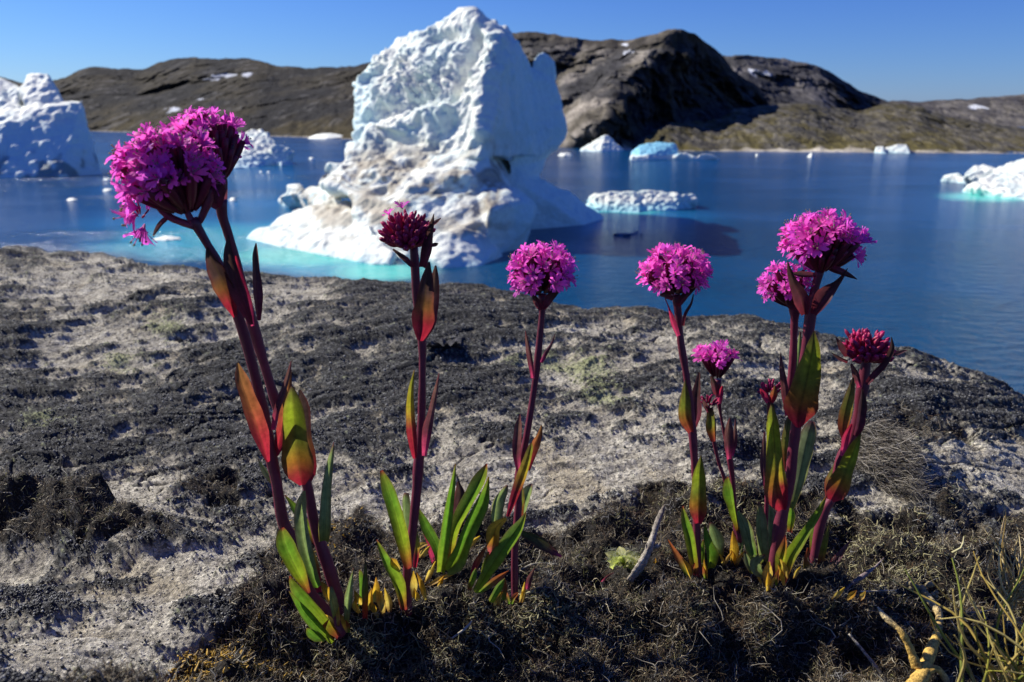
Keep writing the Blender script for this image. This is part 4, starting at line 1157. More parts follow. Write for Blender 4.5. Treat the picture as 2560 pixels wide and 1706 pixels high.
leaf(p1, [(790, 1360, 6), (760, 1310, 11), (735, 1270, 9), (712, 1238, 1)], 0.295, 0.3, 'lime')
leaf(p1, [(832, 1512, 5), (815, 1480, 11), (803, 1455, 3)], 0.284, 0.28, 'yellow')
leaf(p1, [(838, 1540, 9), (830, 1500, 10), (826, 1465, 4)], 0.28, 0.278, 'grey')

# ---- the plant with the closed crimson head
Y = 0.31
seat(1024, 1530, Y); p2 = empty("wildflower", P(1024, 1530, Y + YS))
tag(p2, "slender wildflower with a closed dark crimson head topped by two pink petals", CAT, GRP)
stem(p2, [(1022, 1535, 10), (1018, 1428, 10), (1028, 1357, 11), (1036, 1286, 12), (1043, 1214, 12), (1046, 1168, 13), (1053, 1071, 11), (1055, 1000, 10), (1056, 950, 9), (1055, 852, 10), (1043, 770, 9), (1039, 700, 10), (1037, 656, 11), (1034, 615, 11)], Y, n=60)
bud_head(p2, 1018, 584, Y, 64, 54, 80, 21, open_at=[(974, 528), (1006, 510)])
leaf(p2, [(1056, 668, 8), (1065, 630, 13), (1075, 580, 9), (1085, 535, 1)], 0.306, 0.302, 'dark', name='bract', twist=0)
leaf(p2, [(1032, 668, 6), (1010, 648, 7), (982, 624, 2)], 0.306, 0.302, 'dark', name='bract')
leaf(p2, [(1075, 612, 4), (1088, 610, 5), (1096, 609, 1)], 0.306, 0.306, 'dark', name='bract')
leaf(p2, [(1070, 560, 4), (1085, 558, 5), (1102, 546, 1)], 0.308, 0.306, 'purple', name='bract')
leaf(p2, [(1049, 853, 8), (1052, 815, 28), (1060, 760, 22), (1066, 710, 17), (1073, 655, 2)], 0.306, 0.296, 'reddark', twist=0.15, fold=0.5)
leaf(p2, [(1060, 848, 5), (1074, 800, 15), (1082, 740, 14), (1086, 700, 11), (1089, 664, 2)], 0.316, 0.312, 'dark', twist=-0.2)
leaf(p2, [(1038, 1146, 5), (1032, 1090, 12), (1027, 1030, 11), (1028, 975, 7), (1036, 925, 1)], 0.306, 0.3, 'redyel', twist=0.2)
leaf(p2, [(1062, 1140, 6), (1071, 1075, 12), (1082, 1021, 8), (1092, 970, 5), (1098, 933, 1)], 0.306, 0.3, 'purple', twist=0.3)
leaf(p2, [(1020, 1424, 10), (1006, 1357, 17), (988, 1286, 18), (968, 1221, 15), (953, 1177, 3)], 0.306, 0.298, 'lime', twist=0.1)
leaf(p2, [(1018, 1340, 7), (1014, 1290, 10), (1012, 1250, 9), (1014, 1232, 6)], 0.318, 0.32, 'grey')
leaf(p2, [(1006, 1527, 9), (990, 1457, 15), (962, 1402, 11), (941, 1350, 1)], 0.304, 0.296, 'lime')
leaf(p2, [(1036, 1420, 5), (1040, 1370, 9), (1041, 1330, 3)], 0.314, 0.316, 'redyel')
for (x0, y0, x1, y1, hw, pl) in [(936, 1505, 940, 1443, 10, 'yellow'), (957, 1542, 952, 1478, 10, 'tan'), (908, 1510, 886, 1476, 9, 'yellow'), (925, 1525, 930, 1470, 8, 'yellow'), (905, 1535, 880, 1510, 8, 'tan'), (975, 1530, 962, 1470, 9, 'tan'), (1036, 1495, 1034, 1428, 9, 'tan'), (1064, 1500, 1042, 1432, 7, 'yellow'), (1000, 1425, 978, 1396, 10, 'yellow'), (1046, 1500, 1036, 1470, 8, 'yellow'), (893, 1530, 890, 1490, 7, 'yellow'), (945, 1545, 925, 1500, 7, 'yellow')]:
    leaf(p2, [(x0, y0, hw * 0.5), ((x0 + x1) / 2 + random.uniform(-4, 4), (y0 + y1) / 2, hw), (x1, y1, 1)], 0.302, 0.298 + random.uniform(-0.004, 0.004), pl, name='withered_leaf')
leaf(p2, [(866, 1556, 6), (872, 1490, 10), (884, 1420, 1)], 0.29, 0.288, 'grey')
leaf(p2, [(914, 1546, 6), (915, 1470, 8), (914, 1396, 1)], 0.296, 0.292, 'olivered')
leaf(p2, [(897, 1540, 4), (903, 1480, 8), (900, 1440, 6), (898, 1425, 2)], 0.304, 0.304, 'green')

# ---- leafy plant without a flower
Y = 0.318
seat(1118, 1440, Y); p3 = empty("leafy_plant", P(1118, 1440, Y + YS))
tag(p3, "clump of bare green leaves without a flower, right of the crimson headed plant", "plant")
leaf(p3, [(1105, 1430, 8), (1093, 1370, 13), (1066, 1318, 13), (1045, 1270, 2)], 0.318, 0.322, 'green')
leaf(p3, [(1103, 1430, 10), (1112, 1360, 14), (1126, 1255, 10), (1134, 1200, 6), (1139, 1160, 1)], 0.312, 0.308, 'green', twist=0.1)
leaf(p3, [(1140, 1330, 7), (1146, 1270, 13), (1152, 1235, 14), (1145, 1203, 2)], 0.33, 0.332, 'dark')
leaf(p3, [(1122, 1420, 8), (1134, 1330, 14), (1157, 1279, 16), (1192, 1216, 17), (1208, 1185, 11), (1217, 1160, 2)], 0.32, 0.318, 'lime', twist=-0.2)
leaf(p3, [(1118, 1428, 12), (1144, 1404, 21), (1170, 1339, 18), (1205, 1264, 18), (1216, 1225, 10), (1222, 1192, 2)], 0.31, 0.302, 'green', twist=0.1)
leaf(p3, [(1090, 1420, 6), (1085, 1380, 10), (1075, 1350, 8), (1055, 1320, 2)], 0.324, 0.326, 'pink')
for (x0, y0, x1, y1, hw) in [(1064, 1470, 1143, 1432, 6), (1064, 1457, 1089, 1403, 7), (1095, 1470, 1110, 1440, 6), (1155, 1380, 1200, 1340, 8), (1050, 1395, 1075, 1365, 9), (1040, 1372, 1070, 1360, 7)]:
    leaf(p3, [(x0, y0, hw * 0.5), ((x0 + x1) / 2, (y0 + y1) / 2 - 3, hw), (x1, y1, 1)], 0.312, 0.308, random.choice(['tan', 'yellow']), name='withered_leaf')

# ---- third flower
Y = 0.325
seat(1288, 1500, Y); p4 = empty("wildflower", P(1288, 1500, Y + YS))
tag(p4, "wildflower with one round pink head and a curled yellow leaf near its base", CAT, GRP)
stem(p4, [(1287, 1505, 9), (1287, 1375, 9), (1292, 1321, 10), (1296, 1250, 9), (1297, 1190, 10), (1310, 1125, 9), (1325, 1040, 8), (1341, 929, 9), (1349, 848, 8), (1355, 786, 8), (1356, 735, 11)], Y, n=50)
head(p4, 1355, 684, Y, 92, 78, 60, seed=31, low=-0.6, fl=0.35)
leaf(p4, [(1352, 775, 5), (1340, 750, 8), (1330, 728, 2)], 0.322, 0.32, 'dark', name='bract')
leaf(p4, [(1360, 775, 5), (1380, 745, 11), (1402, 720, 4)], 0.322, 0.32, 'dark', name='bract')
leaf(p4, [(1334, 945, 5), (1326, 890, 7), (1318, 850, 4), (1314, 827, 1)], 0.322, 0.318, 'purple')
leaf(p4, [(1352, 907, 4), (1364, 882, 5), (1378, 860, 3), (1388, 834, 1)], 0.322, 0.318, 'purple')
leaf(p4, [(1297, 1182, 5), (1292, 1130, 11), (1296, 1071, 9), (1300, 1036, 1)], 0.322, 0.318, 'purple')
leaf(p4, [(1318, 1176, 5), (1334, 1116, 11), (1348, 1085, 7), (1353, 1063, 1)], 0.322, 0.318, 'redorange')
leaf(p4, [(1268, 1292, 4), (1288, 1230, 12), (1313, 1161, 11), (1326, 1120, 6), (1329, 1106, 1)], 0.318, 0.31, 'redyel', twist=0.1)
leaf(p4, [(1236, 1330, 8), (1243, 1262, 15), (1258, 1230, 10), (1268, 1213, 3)], 0.334, 0.332, 'grey')
leaf(p4, [(1300, 1310, 9), (1313, 1252, 14), (1322, 1226, 10), (1329, 1211, 3)], 0.332, 0.334, 'grey')
leaf(p4, [(1298, 1300, 8), (1298, 1250, 12), (1297, 1212, 8)], 0.33, 0.33, 'olivered')
leaf(p4, [(1228, 1392, 4), (1233, 1355, 15), (1240, 1320, 16), (1266, 1296, 4)], 0.316, 0.308, [(0, PINK), (0.3, ORNG), (0.7, YEL), (1, YEL)], twist=0.2, label="curled yellow leaf")
leaf(p4, [(1188, 1482, 9), (1235, 1404, 18), (1280, 1340, 17), (1302, 1308, 9), (1315, 1280, 1)], 0.31, 0.308, 'green', twist=0)
leaf(p4, [(1306, 1330, 8), (1346, 1348, 15), (1378, 1374, 9), (1404, 1392, 2)], 0.326, 0.322, [(0, (0.04, 0.05, 0.02)), (0.6, (0.05, 0.04, 0.03)), (0.85, PURP), (1, PINK)], label="drooping dark leaf with a pink tip")
leaf(p4, [(1200, 1480, 4), (1235, 1452, 9), (1272, 1427, 1)], 0.306, 0.304, 'brownred')
leaf(p4, [(1180, 1440, 4), (1196, 1405, 8), (1218, 1363, 1)], 0.312, 0.31, 'redorange')
leaf(p4, [(1225, 1505, 7), (1244, 1470, 9), (1262, 1446, 2)], 0.304, 0.304, 'green')
leaf(p4, [(1318, 1474, 6), (1326, 1445, 7), (1337, 1420, 1)], 0.316, 0.314, 'purple')
leaf(p4, [(1170, 1475, 6), (1182, 1440, 7), (1190, 1420, 2)], 0.304, 0.304, 'lime')
leaf(p4, [(1200, 1460, 4), (1210, 1420, 7), (1222, 1380, 2)], 0.314, 0.312, 'lime')
leaf(p4, [(1258, 1500, 5), (1262, 1470, 6), (1262, 1446, 1)], 0.308, 0.306, 'brownred')

# ---- fourth flower
Y = 0.345
seat(1744, 1440, Y); p5 = empty("wildflower", P(1744, 1440, Y + YS))
tag(p5, "wildflower with one round pink head, between the weathered twig and the short plant", CAT, GRP)
stem(p5, [(1746, 1440, 10), (1744, 1380, 9), (1741, 1306, 9), (1737, 1168, 9), (1732, 1091, 10), (1722, 985, 9), (1713, 921, 8), (1702, 856, 9), (1698, 806, 8), (1690, 737, 12)], Y, n=50)
head(p5, 1689, 688, Y, 92, 74, 60, seed=41, low=-0.52, fl=0.35)
leaf(p5, [(1694, 765, 6), (1712, 740, 9), (1738, 722, 2)], 0.342, 0.338, 'dark', name='bract')
leaf(p5, [(1684, 745, 6), (1668, 735, 9), (1650, 738, 2)], 0.342, 0.338, 'dark', name='bract')
leaf(p5, [(1695, 840, 5), (1682, 805, 7), (1672, 770, 2), (1662, 745, 1)], 0.342, 0.338, 'pink')
leaf(p5, [(1707, 815, 4), (1714, 785, 4), (1728, 760, 3), (1734, 736, 1)], 0.342, 0.34, 'dark')
leaf(p5, [(1728, 1080, 7), (1715, 1043, 16), (1714, 997, 13), (1713, 948, 1)], 0.342, 0.336, 'olivered', twist=0.15)
leaf(p5, [(1732, 1080, 6), (1742, 1036, 14), (1741, 990, 11), (1748, 932, 2)], 0.348, 0.345, 'dark', twist=-0.2)
leaf(p5, [(1746, 1308, 8), (1746, 1270, 21), (1747, 1225, 19), (1749, 1180, 14), (1753, 1138, 1)], 0.342, 0.334, 'redlime', twist=0.05, fold=0.55)
leaf(p5, [(1739, 1440, 9), (1723, 1345, 13), (1712, 1300, 9), (1706, 1266, 2)], 0.341, 0.336, 'lime')
leaf(p5, [(1727, 1452, 6), (1700, 1405, 9), (1670, 1350, 1)], 0.338, 0.334, 'brownred')
leaf(p5, [(1798, 1390, 9), (1788, 1345, 18), (1776, 1306, 5)], 0.352, 0.352, 'grey')
leaf(p5, [(1775, 1420, 8), (1776, 1390, 14), (1765, 1345, 9), (1761, 1312, 2)], 0.345, 0.343, 'green')
leaf(p5, [(1752, 1430, 5), (1757, 1390, 9), (1760, 1350, 2)], 0.35, 0.348, 'lime')
leaf(p5, [(1737, 1150, 3), (1729, 1125, 4), (1727, 1095, 1)], 0.35, 0.35, 'lime')

# ---- the small plant between
Y = 0.352
seat(1850, 1400, Y); p6 = empty("wildflower", P(1850, 1400, Y + YS))
tag(p6, "short wildflower with a small pink head above a red bud on a side stem", CAT, GRP)
stem(p6, [(1846, 1400, 6), (1838, 1300, 6), (1832, 1206, 6), (1824, 1145, 7), (1809, 1074, 4), (1801, 1032, 4), (1795, 985, 7), (1793, 950, 11)], Y, n=40)
head(p6, 1787, 900, Y, 54, 36, 20, seed=51, low=-0.05, fl=0.46, basepx=(1792, 955))
leaf(p6, [(1791, 985, 6), (1786, 962, 8), (1778, 940, 3)], 0.35, 0.348, 'dark', name='bract')
leaf(p6, [(1797, 1010, 5), (1800, 985, 7), (1806, 965, 2)], 0.35, 0.348, 'pink', name='bract')
stem(p6, [(1850, 1355, 6), (1840, 1313, 6), (1825, 1244, 6), (1811, 1195, 5), (1798, 1160, 4), (1785, 1105, 5), (1778, 1060, 5), (1772, 1025, 7)], 0.346, name='side_stem', n=30)
bud_head(p6, 1772, 1003, 0.346, 25, 20, 16, 52, cols=((0.42, 0.02, 0.10), (0.22, 0.01, 0.05)))
leaf(p6, [(1772, 1030, 4), (1762, 1015, 6), (1756, 1000, 2)], 0.344, 0.342, 'purple', name='bract')
leaf(p6, [(1785, 1105, 6), (1780, 1075, 13), (1778, 1045, 10), (1776, 1020, 6)], 0.344, 0.342, 'olivered')
leaf(p6, [(1822, 1148, 6), (1820, 1095, 12), (1822, 1060, 7), (1825, 1044, 1)], 0.349, 0.346, 'purple')
leaf(p6, [(1828, 1140, 5), (1836, 1095, 6), (1838, 1048, 1)], 0.353, 0.352, 'purple')
leaf(p6, [(1849, 1335, 5), (1835, 1283, 9), (1825, 1233, 13), (1820, 1205, 8), (1819, 1192, 1)], 0.345, 0.34, 'lime')
leaf(p6, [(1885, 1405, 10), (1868, 1335, 16), (1855, 1300, 10), (1844, 1278, 2)], 0.344, 0.342, 'greygreen')
leaf(p6, [(1832, 1412, 7), (1832, 1370, 11), (1832, 1328, 2)], 0.346, 0.344, 'yellow')
leaf(p6, [(1855, 1412, 6), (1850, 1370, 10), (1862, 1320, 7), (1875, 1300, 2)], 0.35, 0.348, 'grey')

# ---- the tall right plant
Y = 0.335
seat(1932, 1450, Y); p7 = empty("wildflower", P(1932, 1450, Y + YS))
tag(p7, "sturdy wildflower with a large pink head, a lower side head and a broad upright leaf", CAT, GRP)
stem(p7, [(1930, 1450, 15), (1943, 1359, 15), (1955, 1283, 15), (1974, 1206, 13), (1982, 1130, 13), (1990, 1066, 13), (2000, 990, 11), (2008, 910, 11), (2019, 844, 12), (2027, 785, 15), (2038, 720, 10), (2050, 675, 12)], Y, n=56)
head(p7, 2054, 610, Y, 106, 80, 66, seed=61, low=-0.5, fl=0.36, gaps=[(2078, 640, 40), (2060, 672, 40)], basepx=(2050, 690))
stem(p7, [(1968, 1000, 8), (1977, 950, 9), (1983, 883, 9), (1986, 806, 9), (1987, 775, 14), (1984, 752, 14)], 0.342, name='side_stem', n=24)
head(p7, 1966, 712, 0.342, 66, 58, 30, seed=62, tilt=(-0.3, 0), low=-0.5, fl=0.42, basepx=(1986, 775))
leaf(p7, [(2012, 786, 8), (2003, 745, 19), (1984, 705, 11), (1974, 675, 6), (1969, 652, 1)], 0.326, 0.32, 'dark', name='bract', twist=0.1)
leaf(p7, [(2034, 786, 8), (2060, 742, 20), (2090, 712, 9), (2108, 690, 4), (2119, 671, 1)], 0.328, 0.324, 'dark', name='bract', twist=0.1)
leaf(p7, [(2080, 672, 9), (2110, 684, 8), (2143, 699, 1)], 0.326, 0.324, 'dark', name='bract')
leaf(p7, [(2040, 690, 6), (2000, 688, 7), (1976, 684, 1)], 0.326, 0.322, 'dark', name='bract')
leaf(p7, [(1994, 775, 5), (1972, 765, 8), (1962, 740, 3)], 0.336, 0.334, 'dark', name='bract')
leaf(p7, [(1996, 1070, 7), (1998, 1035, 38), (2010, 980, 35), (2022, 925, 27), (2032, 870, 16), (2035, 828, 2)], 0.326, 0.316, 'redlime', twist=0.05, fold=0.5, label="broad upright leaf, lime above and crimson at its base")
leaf(p7, [(1990, 945, 4), (1996, 890, 8), (2000, 830, 2)], 0.342, 0.344, 'grey')
leaf(p7, [(1969, 1040, 5), (1965, 980, 9), (1956, 921, 6), (1952, 882, 1)], 0.334, 0.33, 'purple')
leaf(p7, [(1955, 1274, 8), (1942, 1235, 27), (1939, 1180, 23), (1935, 1095, 17), (1931, 1045, 13), (1930, 1008, 3)], 0.328, 0.318, 'redlime', twist=0.1)
leaf(p7, [(1980, 1272, 7), (1999, 1190, 18), (2014, 1115, 21), (2023, 1080, 17), (2030, 1054, 6)], 0.342, 0.346, 'grey', twist=-0.1)
leaf(p7, [(1964, 1180, 5), (1962, 1120, 12), (1970, 1060, 9), (1972, 1040, 2)], 0.342, 0.344, 'olivered')
leaf(p7, [(1966, 1250, 4), (1960, 1206, 10), (1955, 1165, 6), (1955, 1144, 1)], 0.32, 0.314, 'redyel')
leaf(p7, [(1958, 1452, 8), (1972, 1400, 15), (1997, 1359, 14), (2031, 1306, 10), (2052, 1270, 7), (2066, 1240, 1)], 0.33, 0.324, 'lime', twist=0.1)
leaf(p7, [(1946, 1452, 6), (1950, 1400, 12), (1960, 1362, 7), (1963, 1338, 1)], 0.326, 0.322, [(0, ORNG), (0.4, LIME), (0.75, ORNG), (1, RED)])
leaf(p7, [(1912, 1420, 8), (1905, 1359, 13), (1900, 1302, 14), (1898, 1254, 3)], 0.342, 0.34, 'grey')
leaf(p7, [(1920, 1420, 8), (1927, 1340, 12), (1926, 1290, 9), (1926, 1260, 3)], 0.346, 0.345, 'greygreen')
leaf(p7, [(1922, 1440, 6), (1895, 1428, 14), (1888, 1405, 12), (1912, 1388, 3)], 0.324, 0.32, 'grey', fold=0.2)
leaf(p7, [(1918, 1470, 6), (1920, 1440, 12), (1922, 1405, 3)], 0.32, 0.318, 'tan', name='withered_leaf')
leaf(p7, [(1975, 1330, 6), (1980, 1290, 9), (1978, 1262, 3)], 0.35, 0.35, 'lime')
leaf(p7, [(1880, 1435, 6), (1868, 1410, 9), (1862, 1380, 2)], 0.332, 0.33, 'grey')

rw = random.Random(17)
for i, (par, x, y, Yb) in enumerate([(p1, 835, 1560, 0.284), (p1, 800, 1590, 0.278), (p1, 868, 1575, 0.284), (p5, 1728, 1440, 0.34), (p5, 1758, 1440, 0.342), (p6, 1842, 1412, 0.348), (p6, 1815, 1415, 0.348), (p7, 1905, 1455, 0.33), (p7, 1950, 1458, 0.326), (p7, 1975, 1440, 0.33), (p7, 1925, 1475, 0.322), (p4, 1270, 1505, 0.318), (p4, 1305, 1500, 0.322), (p4, 1235, 1510, 0.312)]):
    pp = {id(p1): (850, 1585, 0.285), id(p4): (1288, 1500, 0.325), id(p5): (1744, 1440, 0.345), id(p6): (1850, 1400, 0.352), id(p7): (1932, 1450, 0.335)}[id(par)]
    seat(*pp)
    for k in range(2):
        dx = rw.uniform(-26, 26); hh = rw.uniform(22, 46); xx = x + rw.uniform(-12, 12)
        leaf(par, [(xx, y + 6, 3), (xx + dx * 0.4, y - hh * 0.5, rw.uniform(4, 7)), (xx + dx, y - hh, 1)], Yb - 0.004, Yb - 0.007, rw.choice(['tan', 'yellow', 'tan', 'brownred']), name='withered_leaf', n=9)

# ---- the single bud
Y = 0.352
seat(1906, 1425, Y); p8 = empty("wildflower", P(1906, 1425, Y + YS))
tag(p8, "thin stemmed wildflower with one small crimson bud beside the sturdy right plant", CAT, GRP)
stem(p8, [(1906, 1425, 5), (1914, 1320, 5), (1918, 1200, 5), (1922, 1100, 5), (1925, 1005, 8), (1925, 990, 9)], Y, n=30)
bud_head(p8, 1925, 974, Y, 30, 30, 18, 71, cols=((0.46, 0.02, 0.17), (0.24, 0.01, 0.06)), low=-0.35)
leaf(p8, [(1928, 1006, 5), (1934, 985, 9), (1937, 965, 2)], 0.346, 0.344, 'redorange', name='bract')
leaf(p8, [(1920, 1006, 5), (1908, 985, 7), (1900, 972, 2)], 0.348, 0.346, 'pink', name='bract')
leaf(p8, [(1920, 1240, 6), (1909, 1160, 8), (1912, 1080, 2)], 0.356, 0.356, 'purple')

# ---- right plant with the dark bud head
Y = 0.34
seat(2030, 1430, Y); p9 = empty("wildflower", P(2030, 1430, Y + YS))
tag(p9, "rightmost wildflower, leaning, with a dark crimson bud head spreading pointed bracts", CAT, GRP)
stem(p9, [(2030, 1435, 11), (2045, 1340, 12), (2062, 1275, 12), (2085, 1235, 11), (2100, 1149, 11), (2128, 1100, 12), (2145, 1036, 12), (2150, 1000, 12), (2157, 965, 14), (2164, 915, 12), (2167, 900, 12)], Y, n=50)
bud_head(p9, 2166, 874, Y, 62, 46, 76, 81, low=-0.3)
leaf(p9, [(2120, 890, 6), (2108, 870, 8), (2090, 843, 1)], 0.338, 0.336, 'dark', name='bract')
leaf(p9, [(2166, 962, 6), (2190, 935, 8), (2213, 910, 7), (2230, 875, 7), (2229, 843, 1)], 0.332, 0.328, 'dark', name='bract', twist=0.2)
leaf(p9, [(2215, 890, 4), (2240, 886, 6), (2268, 876, 1)], 0.342, 0.342, 'purple', name='bract')
leaf(p9, [(2120, 905, 4), (2100, 896, 4), (2080, 883, 1)], 0.338, 0.336, 'dark', name='bract')
leaf(p9, [(2150, 968, 5), (2140, 935, 8), (2128, 910, 3)], 0.334, 0.33, 'purple', name='bract')
leaf(p9, [(2109, 1098, 6), (2108, 1062, 14), (2117, 1015, 13), (2127, 975, 9), (2133, 944, 2)], 0.336, 0.33, 'olivered', twist=0.1)
leaf(p9, [(2137, 1090, 6), (2147, 1060, 11), (2154, 1010, 9), (2156, 975, 2)], 0.336, 0.334, 'dark')
leaf(p9, [(2105, 1140, 5), (2116, 1095, 9), (2130, 1060, 3)], 0.334, 0.332, 'pink')
leaf(p9, [(2078, 1250, 8), (2096, 1220, 26), (2116, 1172, 19), (2136, 1122, 14), (2153, 1082, 1)], 0.334, 0.326, 'redlime', twist=0.1)
leaf(p9, [(2066, 1245, 5), (2070, 1206, 12), (2088, 1164, 8), (2098, 1120, 1)], 0.34, 0.342, 'olivered')
leaf(p9, [(2030, 1385, 6), (2036, 1330, 10), (2046, 1276, 2)], 0.348, 0.35, 'lime')
leaf(p9, [(2046, 1432, 6), (2060, 1370, 8), (2075, 1300, 1)], 0.334, 0.33, 'olivered')
leaf(p9, [(2012, 1436, 5), (2014, 1405, 8), (2019, 1370, 1)], 0.334, 0.332, 'brownred')
leaf(p9, [(2058, 1438, 6), (2090, 1400, 9), (2128, 1350, 1)], 0.332, 0.336, 'purple', label="fallen purple leaf")

# ------------------------------------------------------------------ other small things on the ledge
# weathered twig leaning left of the fourth flower
seat(1578, 1448, 0.324, 0.005); tw = empty("twig", P(1578, 1448, 0.325 + YS))
tag(tw, "pale weathered twig leaning on the moss beside a small hairy rosette", "twig")
WOODC = [(0, (0.20, 0.165, 0.12)), (0.5, (0.36, 0.32, 0.26)), (1, (0.17, 0.14, 0.11))]
stem(tw, [(1572, 1452, 9), (1600, 1418, 11), (1618, 1384, 10), (1632, 1345, 8), (1642, 1310, 8), (1654, 1280, 6), (1662, 1262, 2)], [0.322, 0.33, 0.345], name='shaft', col=WOODC, mat=M_WOOD, rough=0.16, sides=9)
stem(tw, [(1568, 1450, 3), (1590, 1424, 6), (1612, 1390, 6), (1622, 1368, 3)], [0.318, 0.324], name='splinter', n=16, col=WOODC, mat=M_WOOD, rough=0.2, sides=6)
stem(tw, [(1634, 1370, 5), (1648, 1362, 5), (1650, 1356, 2)], 0.33, name='stub', n=6, col=WOODC, mat=M_WOOD, rough=0.2, sides=6)
stem(tw, [(1620, 1384, 3), (1616, 1366, 3), (1618, 1358, 1)], 0.328, name='stub', n=6, col=WOODC, mat=M_WOOD, rough=0.2, sides=6)

# pale hairy rosette
seat(1555, 1418, 0.336, 0.009); rs = empty("hairy_rosette", P(1555, 1420, 0.335 + YS))
tag(rs, "small pale green hairy rosette plant in the moss beside the weathered twig", "plant")
HAIRY = [(0, (0.22, 0.22, 0.06)), (0.5, (0.40, 0.40, 0.14)), (1, (0.48, 0.44, 0.19))]
rd = random.Random(5)
for k in range(17):
    an = k * 2.4; r = 14 + k * 2.9
    x1 = 1555 + cos(an) * r; y1 = 1400 - abs(12 - k * 0.3) * 0.6 + sin(an) * r * 0.5
    leaf(rs, [(1556, 1412, 3), ((1556 + x1) / 2, (1412 + y1) / 2 - 6, 10 + k * 0.3), (x1, y1, 1)], 0.334, 0.334 - sin(an) * 0.009, HAIRY, fold=0.3, edge=0.0, n=8)
B = np.array([P(1555 + rd.uniform(-42, 42), 1398 + rd.uniform(-26, 20), 0.331 + YS + rd.uniform(-0.004, 0.004)) for _ in range(260)])
V, F, C = strands(B, np.array([(rd.uniform(-1, 1), rd.uniform(-1, 0.4), rd.uniform(0, 1)) for _ in range(260)]), np.full(260, 0.0024), np.full(260, 0.00006), np.full(260, 0.2), np.tile((0.62, 0.64, 0.48), (260, 1)), nseg=2)
link("hairs", V, F, M_STRAW, rs, C)

# dead forked stem at the lower right
seat(2300, 1478, 0.298); ds = empty("dried_stem", P(2330, 1720, 0.25 + YS))
tag(ds, "dead yellow forked plant stem bending up from the bottom right of the moss", "dead plant")
YC = [(0, (0.56, 0.36, 0.09)), (0.5, (0.58, 0.37, 0.09)), (1, (0.50, 0.43, 0.27))]
stem(ds, [(2280, 1725, 20), (2310, 1680, 18), (2322, 1640, 15), (2340, 1595, 11), (2348, 1560, 9), (2345, 1530, 9), (2322, 1498, 11), (2300, 1478, 9)], [0.25, 0.262, 0.285, 0.30], name='stalk', col=YC, mat=M_WOOD, rough=0.08)
stem(ds, [(2292, 1668, 14), (2282, 1640, 10), (2268, 1605, 9), (2248, 1575, 7), (2215, 1545, 8), (2194, 1518, 2)], [0.258, 0.262, 0.27], name='stalk', col=YC, mat=M_WOOD, rough=0.1)
stem(ds, [(2300, 1690, 9), (2340, 1672, 8), (2365, 1700, 8), (2370, 1725, 6)], 0.256, name='stalk', col=YC, mat=M_WOOD, rough=0.1, n=16)
for (x, y, r_) in [(2340, 1540, 14), (2322, 1500, 15), (2300, 1478, 15), (2318, 1560, 10), (2326, 1468, 11), (2282, 1462, 12), (2336, 1488, 10)]:
    c = P(x, y, 0.298 + YS); s = pxsize(c) * r_
    mb = MB()
    for k in range(5):
        d = np.array([rd.uniform(-1, 1) for _ in range(3)]); calyx_mb(mb, c, c + d / np.linalg.norm(d) * s * 1.3, s * 0.6, np.array((0.36, 0.30, 0.17)) * rd.uniform(0.7, 1.2), tip=True)
    mb.build('dried_pod', M_STRAW, ds)

def tuft(name, label, roots, Y, n, ln, cols, seed, lean=(0, 0), width=0.0007):
    rd = np.random.default_rng(seed)
    r = np.array([P(x + rd.normal() * sx, y + rd.normal() * 10, Y + rd.normal() * 0.004) for (x, y, sx) in roots for _ in range(n // len(roots))])
    m = len(r)
    d = np.stack([rd.normal(size=m) * 0.45 + lean[0], rd.normal(size=m) * 0.3 + lean[1], rd.uniform(0.6, 1.0, m)], -1)
    c = np.array(cols)[rd.integers(0, len(cols), m)] * rd.uniform(0.7, 1.2, m)[:, None]
    V, F, C = strands(r, d, rd.uniform(0.5, 1.2, m) * ln, rd.uniform(0.6, 1.2, m) * width, rd.uniform(0.1, 0.5, m), c, nseg=8, rng=rd)
    b = r.mean(0)
    o = link(name, V, F, M_STRAW, col=C, loc=b)
    return tag(o, label, "grass tuft")
tuft("grass_tuft", "green and yellow grass blades rising at the bottom right corner, nearest the viewer", [(2520, 1740, 40), (2450, 1740, 20), (2560, 1740, 20), (2610, 1740, 30)], 0.22, 44, 0.042, [(0.42, 0.40, 0.07), (0.58, 0.48, 0.16), (0.26, 0.30, 0.05), (0.60, 0.44, 0.10)], 91, lean=(-0.15, 0.0), width=0.00075)
tuft("grass_tuft", "dry straw coloured grass tuft at the right edge, behind the green blades", [(2515, 1520, 8), (2525, 1500, 8), (2560, 1530, 20)], 0.27, 60, 0.030, [(0.64, 0.52, 0.22), (0.70, 0.58, 0.30), (0.48, 0.35, 0.12)], 93, lean=(0.1, 0), width=0.00045)

# matted dead grass on the rock at the right
rdn = np.random.default_rng(97); m = 4200
bx = rdn.uniform(-1, 1, m); by = rdn.uniform(-1, 1, m)
B = np.array([on_ground(2180 + x * 75 + y * 22, 1182 + y * 52 + x * 34) + np.array((0, 0, 0.001 + rdn.uniform(0, 1) ** 2 * 0.009)) for x, y in zip(bx, by)])
d = np.stack([rdn.normal(size=m) * 0.25 + 0.75, rdn.normal(size=m) * 0.3 - 0.45, rdn.normal(size=m) * 0.2 - 0.15], -1)
cc = np.array([(0.62, 0.57, 0.47), (0.40, 0.36, 0.29), (0.14, 0.12, 0.09), (0.035, 0.03, 0.022)])[rdn.integers(0, 4, m)]
V, F, C = strands(B, d, rdn.uniform(0.006, 0.016, m), rdn.uniform(0.00007, 0.00022, m), rdn.uniform(0.05, 0.6, m), cc, nseg=5, rng=rdn)
tag(link("dead_grass_mat", V, F, M_STRAW, col=C, loc=B.mean(0)), "grey matted clump of dead grass combed downhill on the rock right of the budded plant", "dead grass")

